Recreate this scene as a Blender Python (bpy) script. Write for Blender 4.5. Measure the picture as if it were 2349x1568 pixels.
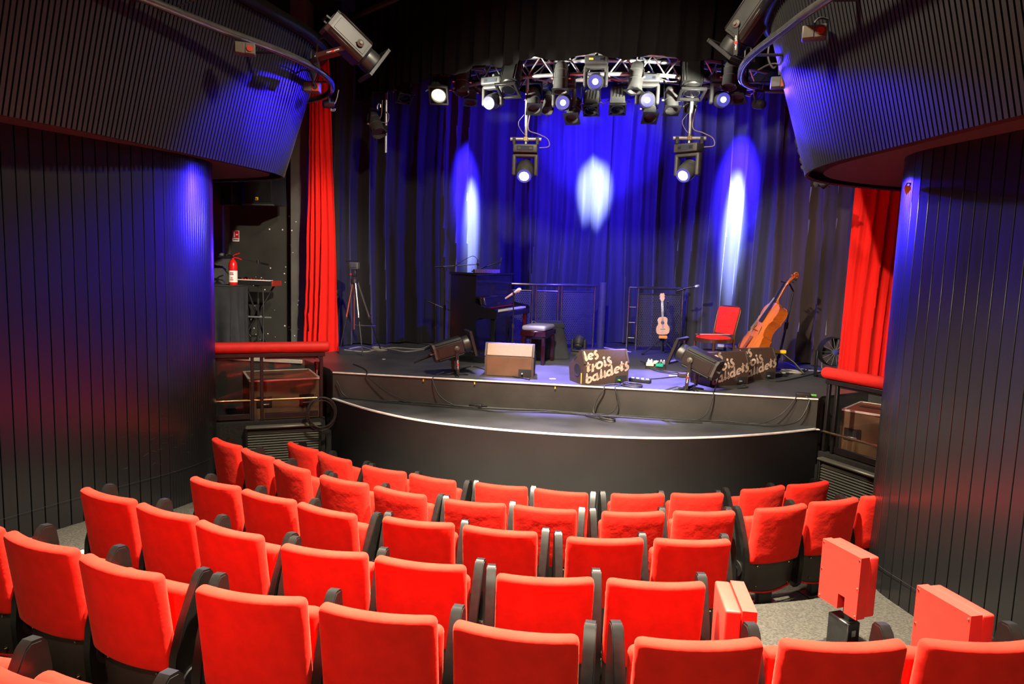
import bpy, math, random
from mathutils import Vector, Matrix, Euler
random.seed(7)
for o in list(bpy.data.objects): bpy.data.objects.remove(o, do_unlink=True)
scene = bpy.context.scene
COL = scene.collection
PI = math.pi
R = math.radians

# ------------------------------------------------------------------ camera
# x across the hall (stage centre line at 0), y towards the stage, z up; front-row floor z = 0, stage floor z = 1.40
STG = 1.40
cam_d = bpy.data.cameras.new('camera'); cam_d.sensor_width = 36.0; cam_d.lens = 24.0
cam_d.clip_start = 0.05; cam_d.clip_end = 100
cam = bpy.data.objects.new('camera', cam_d); COL.objects.link(cam)
cam.matrix_world = (Matrix.Translation((0.39, 0.0, 2.72)) @ Matrix.Rotation(R(7.5), 4, 'Z')
                    @ Matrix.Rotation(PI/2 - math.atan(.113), 4, 'X') @ Matrix.Rotation(.033, 4, 'Z'))
scene.camera = cam

# ------------------------------------------------------------------ world, exposure
world = bpy.data.worlds.new('hall_dark'); scene.world = world; world.use_nodes = True
world.node_tree.nodes['Background'].inputs[0].default_value = (0.75, 0.8, 1.0, 1)
world.node_tree.nodes['Background'].inputs[1].default_value = 0.0
vs = scene.view_settings
vs.view_transform = 'Standard'; vs.look = 'None'; vs.exposure = 0.0; vs.gamma = 1.0; vs.use_curve_mapping = False

# ------------------------------------------------------------------ house lights (ceiling lamps of the auditorium, plus added fills)
def spot(name, loc, target, power, color=(1, 1, 1), size=60, blend=.5, radius=.08, wide=1):
    d = bpy.data.lights.new(name, 'SPOT'); d.energy = power; d.color = color
    d.spot_size = R(size); d.spot_blend = blend; d.shadow_soft_size = radius
    o = bpy.data.objects.new(name, d); COL.objects.link(o); o.location = loc
    if wide != 1: o.scale = (wide, 1, 1)
    o.rotation_euler = (Vector(target) - Vector(loc)).to_track_quat('-Z', 'Y').to_euler()
    return o
WARM = (1.0, .86, .66)
HOUSE = [((-.9, 3.9, 6.2), (-1.0, 3.75, 0), 12500), ((.7, 3.9, 6.2), (.75, 3.75, 0), 12500)]
for l, t, p in HOUSE: spot('house_lamp_light', l, t, p, WARM, 70, .65, .10)
spot('added_fill_light', (0, 4.7, 6.2), (0, 6.3, 0), 1100, WARM, 140, .5, .15)  # added fill over the hall, not a ceiling lamp of its own
spot('added_rear_fill', (.2, -1.6, 5.8), (.1, 3.4, .8), 750, WARM, 70, .6, .15)  # added fill from behind, standing in for ambient light on the seat backs
FRONT = [((2.3, 1.2, 6.1), (-4.0, 9.3, 2.35), 4500, 18), ((-2.3, 1.2, 6.1), (2.6, 9.7, 1.7), 4200, 30), ((-.3, 4.4, 6.2), (.2, 8.0, 1.3), 3000, 34)]
for l, t, p, a in FRONT: spot('front_lamp_light', l, t, p, WARM, a, .8, .08)

# ------------------------------------------------------------------ materials
M = {}
def mat(name, col, rough=.6, metal=0., noise=0., nscale=30., bump=0., bscale=60., spec=.5, sheen=0., sheen_tint=(1, 1, 1), coat=0., emit=None, estr=0., stretch=None, col2=None):
    m = bpy.data.materials.new(name); m.use_nodes = True
    nt = m.node_tree; b = nt.nodes['Principled BSDF']
    b.inputs['Base Color'].default_value = (*col, 1); b.inputs['Roughness'].default_value = rough
    b.inputs['Metallic'].default_value = metal; b.inputs['Specular IOR Level'].default_value = spec
    b.inputs['Coat Weight'].default_value = coat; b.inputs['Coat Roughness'].default_value = .08
    if sheen:
        b.inputs['Sheen Weight'].default_value = sheen; b.inputs['Sheen Tint'].default_value = (*sheen_tint, 1)
        b.inputs['Sheen Roughness'].default_value = .4
    if emit:
        b.inputs['Emission Color'].default_value = (*emit, 1); b.inputs['Emission Strength'].default_value = estr
    if noise or bump:
        tc = nt.nodes.new('ShaderNodeTexCoord'); src = tc.outputs['Object']
        if stretch:
            mp = nt.nodes.new('ShaderNodeMapping'); mp.inputs['Scale'].default_value = stretch
            nt.links.new(src, mp.inputs['Vector']); src = mp.outputs['Vector']
    if noise:
        n = nt.nodes.new('ShaderNodeTexNoise'); n.inputs['Scale'].default_value = nscale; n.inputs['Detail'].default_value = 5
        nt.links.new(src, n.inputs['Vector'])
        r = nt.nodes.new('ShaderNodeValToRGB'); r.color_ramp.elements[0].position = .3; r.color_ramp.elements[1].position = .7
        c2 = col2 or tuple(min(1, c*(1+noise)) for c in col)
        c1 = col if col2 else tuple(c*(1-noise) for c in col)
        r.color_ramp.elements[0].color = (*c1, 1); r.color_ramp.elements[1].color = (*c2, 1)
        nt.links.new(n.outputs['Fac'], r.inputs['Fac']); nt.links.new(r.outputs['Color'], b.inputs['Base Color'])
    if bump:
        n = nt.nodes.new('ShaderNodeTexNoise'); n.inputs['Scale'].default_value = bscale; n.inputs['Detail'].default_value = 3
        nt.links.new(src, n.inputs['Vector'])
        bp = nt.nodes.new('ShaderNodeBump'); bp.inputs['Strength'].default_value = bump; bp.inputs['Distance'].default_value = .02
        nt.links.new(n.outputs['Fac'], bp.inputs['Height']); nt.links.new(bp.outputs['Normal'], b.inputs['Normal'])
    M[name] = m; return m
mat('red_fabric', (.62, .0150, .0080), .9, noise=.10, nscale=14, bump=.25, bscale=9, spec=.10, sheen=.10, sheen_tint=(1, .40, .26))
mat('red_vinyl', (.70, .026, .017), .55, noise=.06, nscale=9, bump=.05, bscale=300, spec=.3)
mat('red_velvet', (.70, .014, .010), .9, noise=.15, nscale=5, spec=.1, sheen=.2, sheen_tint=(1, .3, .2), stretch=(1, 1, .15))
mat('black_gloss', (.006, .0055, .005), .36, noise=.3, nscale=20, spec=.32)
mat('slat_metal', (.17, .165, .135), .42, metal=.3)
mat('black_ply', (.030, .027, .022), .5, noise=.25, nscale=8)
mat('black_metal', (.009, .009, .009), .45, noise=.25, nscale=30)
mat('black_plastic', (.016, .016, .017), .4)
mat('fixture_black', (.014, .0145, .013), .42, noise=.25, nscale=14, spec=.5)
mat('fixture_grey', (.055, .057, .054), .5, noise=.15, nscale=14)
mat('alu', (.62, .63, .64), .35, metal=.75, noise=.12, nscale=20)
mat('alu_bright', (.75, .73, .64), .35, metal=.4, noise=.08, nscale=20)
mat('chrome', (.75, .75, .75), .12, metal=1.)
mat('rail_tube', (.30, .29, .27), .22, metal=.9, noise=.2, nscale=12)
mat('brass', (.85, .66, .33), .25, metal=1.)
mat('pillar_paint', (.0085, .0083, .0088), .28, noise=.22, nscale=4, bump=.03, bscale=25, spec=.6, stretch=(1, 1, .12))
mat('rib_paint', (.0105, .0105, .010), .5, noise=.25, nscale=6, spec=.5, stretch=(1, 1, .2))
mat('soffit_paint', (.055, .022, .022), .7)
mat('black_paint', (.014, .014, .015), .7, noise=.3, nscale=4)
mat('wall_dark', (.030, .030, .026), .85, noise=.25, nscale=3)
mat('wall_grey', (.095, .093, .080), .85, noise=.18, nscale=3)
mat('stage_front', (.040, .038, .032), .65, noise=.35, nscale=2.2, bump=.05, bscale=40)
mat('apron_front', (.0046, .0046, .0043), .7, noise=.3, nscale=2.5)
mat('stage_vinyl', (.060, .061, .064), .42, noise=.30, nscale=2.6, bump=.03, bscale=50, spec=.5)
mat('white_line', (.85, .83, .77), .6, noise=.15, nscale=12)
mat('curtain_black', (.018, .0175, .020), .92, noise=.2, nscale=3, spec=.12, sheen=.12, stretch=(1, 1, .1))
mat('curtain_blue_lit', (.042, .042, .055), .9, noise=.25, nscale=3, spec=.15, sheen=.18, stretch=(1, 1, .1))  # black drape cloth, lightened and blued where the blue wash falls
mat('curtain_warm_lit', (.046, .033, .028), .92, noise=.3, nscale=3, spec=.12, sheen=.12, stretch=(1, 1, .1))  # black drape cloth with the warm light put into its colour
mat('valance_cloth', (.0035, .003, .003), .95, noise=.2, nscale=3, spec=.1, stretch=(1, 1, .1))
mat('black_cloth', (.026, .029, .035), .95, noise=.25, nscale=5, bump=.3, bscale=8)
mat('piano_black', (.008, .008, .010), .12, spec=.6, coat=.6)
mat('ivory', (.86, .84, .80), .3)
mat('mahogany', (.022, .002, .0015), .2, coat=.5)
mat('wedge_brown', (.055, .032, .023), .62, noise=.2, nscale=60, bump=.08, bscale=200)
mat('wedge_grille', (.32, .21, .12), .75, noise=.2, nscale=150, bump=.2, bscale=260)
mat('decal_cream', (.60, .46, .34), .6)
mat('cone_dark', (.02, .018, .022), .6)
mat('case_brown', (.13, .065, .03), .55, noise=.2, nscale=6)
mat('case_dark', (.05, .035, .028), .6)
mat('cable_black', (.025, .024, .022), .55)
mat('cable_pale', (.32, .30, .27), .6)
mat('stool_pad', (.26, .25, .29), .35)
mat('glow_badge', (.05, .06, .30), .4)
mat('yellow', (.85, .55, .03), .5)
mat('orange', (.85, .30, .03), .5)
mat('green', (.02, .34, .22), .4)
mat('lime', (.10, .45, .04), .4)
mat('white_plastic', (.80, .80, .78), .5)
mat('cream', (.72, .60, .45), .5)
mat('socket_cream', (.075, .066, .048), .5, noise=.1)
mat('socket_red', (.30, .03, .015), .45)
mat('chair_wood', (.060, .022, .012), .35, noise=.3, nscale=20, stretch=(1, 1, .2))
mat('chair_velvet', (.85, .022, .024), .9, noise=.15, nscale=12, spec=.15, sheen=.2, sheen_tint=(1, .3, .3))
mat('ext_red', (.68, .012, .012), .25, coat=.4)
mat('sign_red', (.60, .01, .015), .5)
mat('mic_beige', (.70, .50, .36), .45)
mat('screen_dark', (.05, .06, .08), .15)
mat('carpet_wall', (.016, .0155, .013), .95, noise=.5, nscale=90)
mat('lens_dark', (.004, .004, .006), .08, spec=.8)
mat('glow_blue', (.1, .1, .2), .4, emit=(.65, .72, 1.0), estr=6)
mat('glow_pink', (.2, .2, .25), .4, emit=(1.0, .88, .98), estr=14)
mat('glow_yellow', (.3, .3, .2), .4, emit=(1.0, .93, .42), estr=5)
mat('led_orange', (1, .4, .05), .4, emit=(1, .35, .03), estr=3)
mat('ring_frost', (.03, .032, .05), .4, emit=(.15, .15, 1.0), estr=.5)

def wood(name, c1, c2, scale=(6, 6, 60), rough=.25, coat=.5):
    m = mat(name, c1, rough, noise=.01, nscale=1.6, coat=coat, stretch=scale, col2=c2); return m
wood('cello_front', (.60, .13, .025), (.74, .20, .045), (3, 60, 3))
wood('cello_side', (.36, .07, .007), (.50, .125, .015), (8, 8, 90))
wood('cello_neck', (.26, .055, .010), (.36, .09, .02))
wood('uke_wood', (.30, .075, .016), (.42, .12, .03), (40, 3, 3), .35, .2)
mat('ebony', (.020, .017, .016), .3)

def carpet():
    m = bpy.data.materials.new('carpet'); m.use_nodes = True; nt = m.node_tree; b = nt.nodes['Principled BSDF']
    tc = nt.nodes.new('ShaderNodeTexCoord')
    br = nt.nodes.new('ShaderNodeTexBrick'); br.inputs['Scale'].default_value = 34
    br.inputs['Color1'].default_value = (.066, .062, .052, 1); br.inputs['Color2'].default_value = (.026, .024, .020, 1)
    br.inputs['Mortar'].default_value = (.045, .042, .035, 1); br.inputs['Mortar Size'].default_value = .03
    br.inputs['Brick Width'].default_value = .5; br.inputs['Row Height'].default_value = .25
    nt.links.new(tc.outputs['Object'], br.inputs['Vector'])
    n = nt.nodes.new('ShaderNodeTexNoise'); n.inputs['Scale'].default_value = 220; nt.links.new(tc.outputs['Object'], n.inputs['Vector'])
    mx = nt.nodes.new('ShaderNodeMix'); mx.data_type = 'RGBA'; mx.blend_type = 'MULTIPLY'; mx.inputs['Factor'].default_value = .5
    nt.links.new(br.outputs['Color'], mx.inputs['A']); nt.links.new(n.outputs['Color'], mx.inputs['B'])
    nt.links.new(mx.outputs['Result'], b.inputs['Base Color']); b.inputs['Roughness'].default_value = .95
    b.inputs['Specular IOR Level'].default_value = .1
    bp = nt.nodes.new('ShaderNodeBump'); bp.inputs['Strength'].default_value = .6; bp.inputs['Distance'].default_value = .004
    nt.links.new(n.outputs['Fac'], bp.inputs['Height']); nt.links.new(bp.outputs['Normal'], b.inputs['Normal'])
    M['carpet'] = m
carpet()
def glass():
    m = bpy.data.materials.new('rail_glass'); m.use_nodes = True; nt = m.node_tree; nt.nodes.remove(nt.nodes['Principled BSDF'])
    t = nt.nodes.new('ShaderNodeBsdfTransparent'); t.inputs[0].default_value = (.96, .96, .95, 1)
    g = nt.nodes.new('ShaderNodeBsdfGlossy'); g.inputs['Roughness'].default_value = .03
    mx = nt.nodes.new('ShaderNodeMixShader'); mx.inputs[0].default_value = .012
    nt.links.new(t.outputs[0], mx.inputs[1]); nt.links.new(g.outputs[0], mx.inputs[2])
    nt.links.new(mx.outputs[0], nt.nodes['Material Output'].inputs['Surface']); M['rail_glass'] = m
glass()
def perforated():
    m = bpy.data.materials.new('perforated_steel'); m.use_nodes = True; nt = m.node_tree; b = nt.nodes['Principled BSDF']
    b.inputs['Base Color'].default_value = (.07, .07, .085, 1); b.inputs['Roughness'].default_value = .45; b.inputs['Metallic'].default_value = .2
    tc = nt.nodes.new('ShaderNodeTexCoord')
    sep = nt.nodes.new('ShaderNodeSeparateXYZ'); nt.links.new(tc.outputs['UV'], sep.inputs[0])
    def mth(op, a, bb=None):
        n = nt.nodes.new('ShaderNodeMath'); n.operation = op
        for i, x in enumerate((a, bb)):
            if x is None: continue
            if isinstance(x, (int, float)): n.inputs[i].default_value = x
            else: nt.links.new(x, n.inputs[i])
        return n.outputs[0]
    p = .033
    u = mth('DIVIDE', sep.outputs[0], p); v = mth('DIVIDE', sep.outputs[1], p*.866)
    row = mth('FLOOR', v); off = mth('MULTIPLY', mth('MODULO', row, 2.), .5)
    fu = mth('SUBTRACT', mth('FRACT', mth('ADD', u, off)), .5); fv = mth('SUBTRACT', mth('FRACT', v), .5)
    d = mth('SQRT', mth('ADD', mth('MULTIPLY', fu, fu), mth('MULTIPLY', mth('MULTIPLY', fv, fv), .75)))
    a = mth('GREATER_THAN', d, .30); nt.links.new(a, b.inputs['Alpha'])
    M['perforated_steel'] = m
perforated()

# ------------------------------------------------------------------ mesh helpers
class MB:
    def __init__(s): s.v = []; s.f = []; s.uv = None
    def add(s, vs, fs, T=None):
        n = len(s.v)
        s.v += [tuple(T @ Vector(p)) if T is not None else tuple(p) for p in vs]
        s.f += [tuple(i+n for i in q) for q in fs]
        return s
    def box(s, c, d, bev=0., T=None, rot=None):
        cx, cy, cz = c; hx, hy, hz = d[0]/2, d[1]/2, d[2]/2
        A = Matrix.Translation(c)
        if rot: A = A @ Euler(rot).to_matrix().to_4x4()
        if T is not None: A = T @ A
        if bev <= 0:
            vs = [(x*hx, y*hy, z*hz) for x in (-1, 1) for y in (-1, 1) for z in (-1, 1)]
            return s.add(vs, [(0, 1, 3, 2), (4, 6, 7, 5), (0, 4, 5, 1), (2, 3, 7, 6), (0, 2, 6, 4), (1, 5, 7, 3)], A)
        b = min(bev, hx*.9, hy*.9, hz*.9); vs = []; idx = {}
        for x in (-1, 1):
            for y in (-1, 1):
                for z in (-1, 1):
                    for k, e in enumerate(((0, b, b), (b, 0, b), (b, b, 0))):
                        idx[(x, y, z, k)] = len(vs); vs.append((x*(hx-e[0]), y*(hy-e[1]), z*(hz-e[2])))
        fs = []
        I = lambda x, y, z, k: idx[(x, y, z, k)]
        for q in (-1, 1):
            f = [I(q, -1, -1, 0), I(q, 1, -1, 0), I(q, 1, 1, 0), I(q, -1, 1, 0)]; fs.append(f if q > 0 else f[::-1])
            f = [I(-1, q, -1, 1), I(-1, q, 1, 1), I(1, q, 1, 1), I(1, q, -1, 1)]; fs.append(f if q > 0 else f[::-1])
            f = [I(-1, -1, q, 2), I(1, -1, q, 2), I(1, 1, q, 2), I(-1, 1, q, 2)]; fs.append(f if q > 0 else f[::-1])
        for a in (-1, 1):
            for c_ in (-1, 1):
                f = [I(-1, a, c_, 1), I(1, a, c_, 1), I(1, a, c_, 2), I(-1, a, c_, 2)]; fs.append(f if a*c_ < 0 else f[::-1])
                f = [I(a, -1, c_, 0), I(a, 1, c_, 0), I(a, 1, c_, 2), I(a, -1, c_, 2)]; fs.append(f if a*c_ > 0 else f[::-1])
                f = [I(a, c_, -1, 0), I(a, c_, 1, 0), I(a, c_, 1, 1), I(a, c_, -1, 1)]; fs.append(f if a*c_ < 0 else f[::-1])
        for x in (-1, 1):
            for y in (-1, 1):
                for z in (-1, 1):
                    f = [I(x, y, z, 0), I(x, y, z, 1), I(x, y, z, 2)]; fs.append(f if x*y*z > 0 else f[::-1])
        return s.add(vs, fs, A)
    def cyl(s, p0, p1, r0, r1=None, n=16, T=None, caps=True):
        r1 = r0 if r1 is None else r1
        p0 = Vector(p0); p1 = Vector(p1); ax = (p1-p0); ax = ax.normalized() if ax.length > 1e-9 else Vector((0, 0, 1))
        a = ax.orthogonal().normalized(); b = ax.cross(a)
        vs = []
        for p, r in ((p0, r0), (p1, r1)):
            for i in range(n):
                t = 2*PI*i/n; vs.append(p + a*math.cos(t)*r + b*math.sin(t)*r)
        fs = [(i, (i+1) % n, n+(i+1) % n, n+i) for i in range(n)]
        if caps: fs += [tuple(range(n))[::-1], tuple(range(n, 2*n))]
        return s.add(vs, fs, T)
    def tube(s, pts, r, n=8, closed=False, T=None):
        pts = [Vector(p) for p in pts]; m = len(pts); rs = r if isinstance(r, (list, tuple)) else [r]*m
        tang = []
        for i in range(m):
            a = pts[(i-1) % m] if (closed or i > 0) else pts[i]; b = pts[(i+1) % m] if (closed or i < m-1) else pts[i]
            t = b-a; tang.append(t.normalized() if t.length > 1e-9 else Vector((0, 0, 1)))
        nrm = tang[0].orthogonal().normalized(); vs = []
        for i in range(m):
            t = tang[i]; nrm = (nrm - t*nrm.dot(t))
            nrm = nrm.normalized() if nrm.length > 1e-6 else t.orthogonal().normalized()
            b = t.cross(nrm)
            for k in range(n):
                a = 2*PI*k/n; vs.append(pts[i] + (nrm*math.cos(a)+b*math.sin(a))*rs[i])
        fs = []
        for i in range(m if closed else m-1):
            j = (i+1) % m
            for k in range(n):
                l = (k+1) % n; fs.append((i*n+k, i*n+l, j*n+l, j*n+k))
        if not closed: fs += [tuple(range(n))[::-1], tuple(range((m-1)*n, m*n))]
        return s.add(vs, fs, T)
    def lathe(s, prof, n=20, T=None, cap=True):
        vs = []; m = len(prof)
        for r, z in prof:
            for k in range(n):
                a = 2*PI*k/n; vs.append((r*math.cos(a), r*math.sin(a), z))
        fs = [(i*n+k, i*n+(k+1) % n, (i+1)*n+(k+1) % n, (i+1)*n+k) for i in range(m-1) for k in range(n)]
        if cap: fs += [tuple(range(n))[::-1], tuple(range((m-1)*n, m*n))]
        return s.add(vs, fs, T)
    def prism(s, poly, z0, z1, T=None):
        n = len(poly)
        vs = [(x, y, z0) for x, y in poly]+[(x, y, z1) for x, y in poly]
        fs = [tuple(range(n))[::-1], tuple(range(n, 2*n))]+[(i, (i+1) % n, n+(i+1) % n, n+i) for i in range(n)]
        return s.add(vs, fs, T)
    def grid(s, nu, nv, fn, T=None):
        vs = [fn(i/nu, j/nv) for j in range(nv+1) for i in range(nu+1)]
        fs = [(j*(nu+1)+i, j*(nu+1)+i+1, (j+1)*(nu+1)+i+1, (j+1)*(nu+1)+i) for j in range(nv) for i in range(nu)]
        return s.add(vs, fs, T)
    def rbox(s, c, d, r, div=(4, 4, 4), T=None, fn=None):
        # box with rounded edges: subdivided lattice pushed onto rounded shape, then fn deforms
        hx, hy, hz = [q/2 for q in d]; r = min(r, hx, hy, hz)
        def axis(h, n):
            k = 3; xs = [-h + r*(1-math.cos(PI/2*i/k)) for i in range(k)]
            inner = [-h+r+(2*h-2*r)*i/n for i in range(n+1)]
            return xs+inner+[-x for x in xs[::-1]]
        X, Y, Z = axis(hx, div[0]), axis(hy, div[1]), axis(hz, div[2])
        nx, ny, nz = len(X), len(Y), len(Z); idx = {}; vs = []
        def V(i, j, k):
            if (i, j, k) in idx: return idx[(i, j, k)]
            p = Vector((X[i], Y[j], Z[k])); q = Vector((max(-hx+r, min(hx-r, p.x)), max(-hy+r, min(hy-r, p.y)), max(-hz+r, min(hz-r, p.z))))
            dd = p-q
            if dd.length > 1e-9: p = q+dd.normalized()*r
            p = Vector(c)+p
            if fn: p = Vector(fn(p))
            idx[(i, j, k)] = len(vs); vs.append(p); return idx[(i, j, k)]
        fs = []
        for i in range(nx-1):
            for j in range(ny-1):
                fs.append((V(i, j, 0), V(i, j+1, 0), V(i+1, j+1, 0), V(i+1, j, 0)))
                fs.append((V(i, j, nz-1), V(i+1, j, nz-1), V(i+1, j+1, nz-1), V(i, j+1, nz-1)))
        for i in range(nx-1):
            for k in range(nz-1):
                fs.append((V(i, 0, k), V(i+1, 0, k), V(i+1, 0, k+1), V(i, 0, k+1)))
                fs.append((V(i, ny-1, k), V(i, ny-1, k+1), V(i+1, ny-1, k+1), V(i+1, ny-1, k)))
        for j in range(ny-1):
            for k in range(nz-1):
                fs.append((V(0, j, k), V(0, j, k+1), V(0, j+1, k+1), V(0, j+1, k)))
                fs.append((V(nx-1, j, k), V(nx-1, j+1, k), V(nx-1, j+1, k+1), V(nx-1, j, k+1)))
        return s.add(vs, fs, T)
    def mesh(s, name, m, ang=38):
        me = bpy.data.meshes.new(name); me.from_pydata(s.v, [], s.f); me.update()
        me.polygons.foreach_set('use_smooth', [True]*len(me.polygons)); me.set_sharp_from_angle(angle=R(ang))
        me.materials.append(M[m] if isinstance(m, str) else m); return me
    def build(s, name, m, parent=None, ang=38):
        o = bpy.data.objects.new(name, s.mesh(name, m, ang)); COL.objects.link(o)
        if parent is not None: o.parent = parent
        return o
def tag(o, label, cat, group=None, kind=None):
    if label: o['label'] = label
    if cat: o['category'] = cat
    if group: o['group'] = group
    if kind: o['kind'] = kind
    return o
def thing(name, label, cat, loc=(0, 0, 0), rz=0., group=None):
    o = bpy.data.objects.new(name, None); COL.objects.link(o); o.empty_display_size = .1
    o.location = loc; o.rotation_euler = (0, 0, rz); return tag(o, label, cat, group)
def struct(o): o['kind'] = 'structure'; return o
def copy_tree(o, parent=None):
    c = o.copy(); COL.objects.link(c); c.parent = parent
    for ch in list(o.children): copy_tree(ch, c)
    return c
def inst(me, name, parent, T=None):
    o = bpy.data.objects.new(name, me); COL.objects.link(o); o.parent = parent
    if T is not None: o.matrix_local = T
    return o
def spline(pts, n=12, closed=False):
    # Catmull-Rom through points
    P = [Vector(p) for p in pts]; m = len(P); out = []
    rng = m if closed else m-1
    for i in range(rng):
        p0 = P[(i-1) % m] if (closed or i > 0) else P[0]*2-P[1]; p1 = P[i % m]; p2 = P[(i+1) % m]
        p3 = P[(i+2) % m] if (closed or i < m-2) else P[m-1]*2-P[m-2]
        for k in range(n):
            t = k/n
            out.append(.5*((2*p1)+(-p0+p2)*t+(2*p0-5*p1+4*p2-p3)*t*t+(-p0+3*p1-3*p2+p3)*t**3))
    if not closed: out.append(P[-1])
    return out
def resample(pts, step):
    P = [Vector(p) for p in pts]; L = [0]
    for a, b in zip(P, P[1:]): L.append(L[-1]+(b-a).length)
    n = max(2, round(L[-1]/step)); out = []; j = 0
    for i in range(n+1):
        d = L[-1]*i/n
        while j < len(L)-2 and L[j+1] < d: j += 1
        t = (d-L[j])/max(1e-9, L[j+1]-L[j]); out.append(P[j].lerp(P[j+1], t))
    return out
def aim_matrix(loc, d, up=(0, 0, 1)):
    # local +Z along d, local +Y as close to up as possible
    z = Vector(d).normalized(); x = Vector(up).cross(z)
    if x.length < 1e-4: x = Vector((1, 0, 0)).cross(z)
    x.normalize(); y = z.cross(x)
    m = Matrix((x, y, z)).transposed().to_4x4(); m.translation = Vector(loc); return m

def text_mesh(txt, size, T, m='white_plastic'):
    cu = bpy.data.curves.new('lettering', 'FONT'); cu.body = txt; cu.size = size; cu.align_x = 'CENTER'; cu.align_y = 'CENTER'; cu.extrude = .0003
    ob = bpy.data.objects.new('lettering', cu); COL.objects.link(ob); bpy.context.view_layer.update()
    me = bpy.data.meshes.new_from_object(ob.evaluated_get(bpy.context.evaluated_depsgraph_get())); bpy.data.objects.remove(ob)
    me.transform(T); me.materials.clear(); me.materials.append(M[m]); me.name = 'lettering'; return me

# ------------------------------------------------------------------ room shell
CEN = (0., 9.86)          # centre of the seating arcs
ROWR = [4.24+.82*k for k in range(7)]
STEP = .145
def arc_pt(r, x):          # point of arc radius r at given x
    return CEN[1]-math.sqrt(max(0, r*r-x*x))
XS = [-6.2+12.4*i/60 for i in range(61)]
def tier_edge(k): return ROWR[k]+.06
fl = struct(MB().box((0, 4.5, -.06), (13.4, 19, .12)).build('floor', 'carpet'))
for k in range(1, 8):
    r0 = tier_edge(k-1) if k < 8 else 0; r1 = tier_edge(k) if k < 7 else 14
    z = STEP*k
    xs = [-5.0+10.0*i/64 for i in range(65)]
    def yy(r, x):
        t = r*r-x*x
        return CEN[1]-math.sqrt(t) if t > .4 else CEN[1]-math.sqrt(.4)
    mb = MB(); vs = []; fs = []
    for x in xs:
        yf = yy(r0, max(-4.1, min(4.1, x))); vs += [(x, yf, z), (x, yf, -.02), (x, -3.2, z), (x, -3.2, -.02)]
    n = len(xs)
    for i in range(n-1):
        a = i*4; b = a+4
        fs += [(a, a+2, b+2, b), (a, b, b+1, a+1)]
    for e in (0, (n-1)*4): fs += [(e, e+1, e+3, e+2)]
    mb.add(vs, fs); o = mb.build('carpet_tier', 'carpet', fl)

struct(MB().box((-6.3, 5, 3.1), (.2, 18, 6.6)).build('wall_left', 'wall_dark'))
struct(MB().box((6.3, 5, 3.1), (.2, 18, 6.6)).build('wall_right', 'wall_dark'))
struct(MB().box((0, 13.6, 3.1), (12.8, .2, 6.6)).build('wall_back', 'black_paint'))
struct(MB().box((0, -3.3, 3.1), (12.8, .2, 6.6)).build('wall_rear', 'wall_dark'))
struct(MB().box((0, 5, 6.5), (12.8, 18.4, .2)).build('ceiling', 'black_paint'))

# wall beside the stage with its pilasters
wsl = struct(MB().box((-5.2, 10.05, 3.9), (2.2, .2, 5.0)).build('wall_stage_left', 'wall_dark'))
MB().box((-4.135, 9.85, 3.9), (.25, .24, 5.0)).build('pilaster', 'wall_grey', wsl)
MB().box((-5.75, 9.85, 3.9), (.8, .24, 5.0)).build('pilaster', 'wall_grey', wsl)
MB().box((-3.6, 10.6, 3.9), (.1, 1.5, 5.0)).build('return_wall', 'black_paint', wsl)
# old screw heads and chipped paint dots
dm = MB().lathe([(.013, 0), (.011, .004), (.004, .007)], 8).mesh('paint_chip', 'white_plastic')
for i in range(44):
    x = random.uniform(-5.1, -4.0); z = random.uniform(1.5, 3.35) if i > 12 else random.uniform(1.45, 2.0)
    y = 9.945 if x < -4.262 else 9.725
    o = inst(dm, 'paint_chip', wsl, Matrix.Translation((x, y, z)) @ Matrix.Rotation(PI/2, 4, 'X') @ Matrix.Scale(random.uniform(.35, 1.0), 4))

# ------------------------------------------------------------------ stage and apron
stage_poly = [(-2.72, 7.58), (2.72, 7.58), (2.82, 7.78), (3.5, 8.32), (6.15, 8.32), (6.15, 13.4), (-6.15, 13.4), (-6.15, 8.42), (-3.45, 8.42), (-2.85, 7.8)]
stg = struct(MB().prism(stage_poly, 1.385, STG).build('floor_stage', 'stage_vinyl'))
mb = MB()
for a, b in zip(stage_poly, stage_poly[1:]+stage_poly[:1]):
    mb.add([(a[0], a[1]+.004, 0), (b[0], b[1]+.004, 0), (b[0], b[1]+.004, 1.385), (a[0], a[1]+.004, 1.385)], [(0, 1, 2, 3)])
mb.build('stage_riser', 'stage_front', stg)
MB().box((0, 7.585, 1.396), (5.44, .03, .014), .002).build('white_edge_strip', 'white_line', stg)
AP = [(-2.70, 7.50), (-2.1, 7.04), (-1.5, 6.72), (-.85, 6.55), (0, 6.49), (.85, 6.56), (1.5, 6.76), (2.1, 7.06), (2.66, 7.42), (2.70, 7.46)]
apc = [(p.x, p.y) for p in spline([(x, y, 0) for x, y in AP], 8)]
apr = struct(MB().prism(apc+[(2.70, 7.60), (-2.70, 7.60)], 0, 1.092).build('floor_apron', 'apron_front'))
MB().prism([(x, y+.006) for x, y in apc]+[(2.70, 7.582), (-2.70, 7.582)], 1.092, 1.10).build('apron_deck', 'stage_vinyl', apr)
ins = []
for i, (x, y) in enumerate(apc):
    a = Vector(apc[max(0, i-1)]); b = Vector(apc[min(len(apc)-1, i+1)]); t = (b-a).normalized(); ins.append((x-t.y*.034, y+t.x*.034))
MB().prism(apc+ins[::-1], 1.094, 1.106).build('white_nosing', 'white_line', apr)
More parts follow.
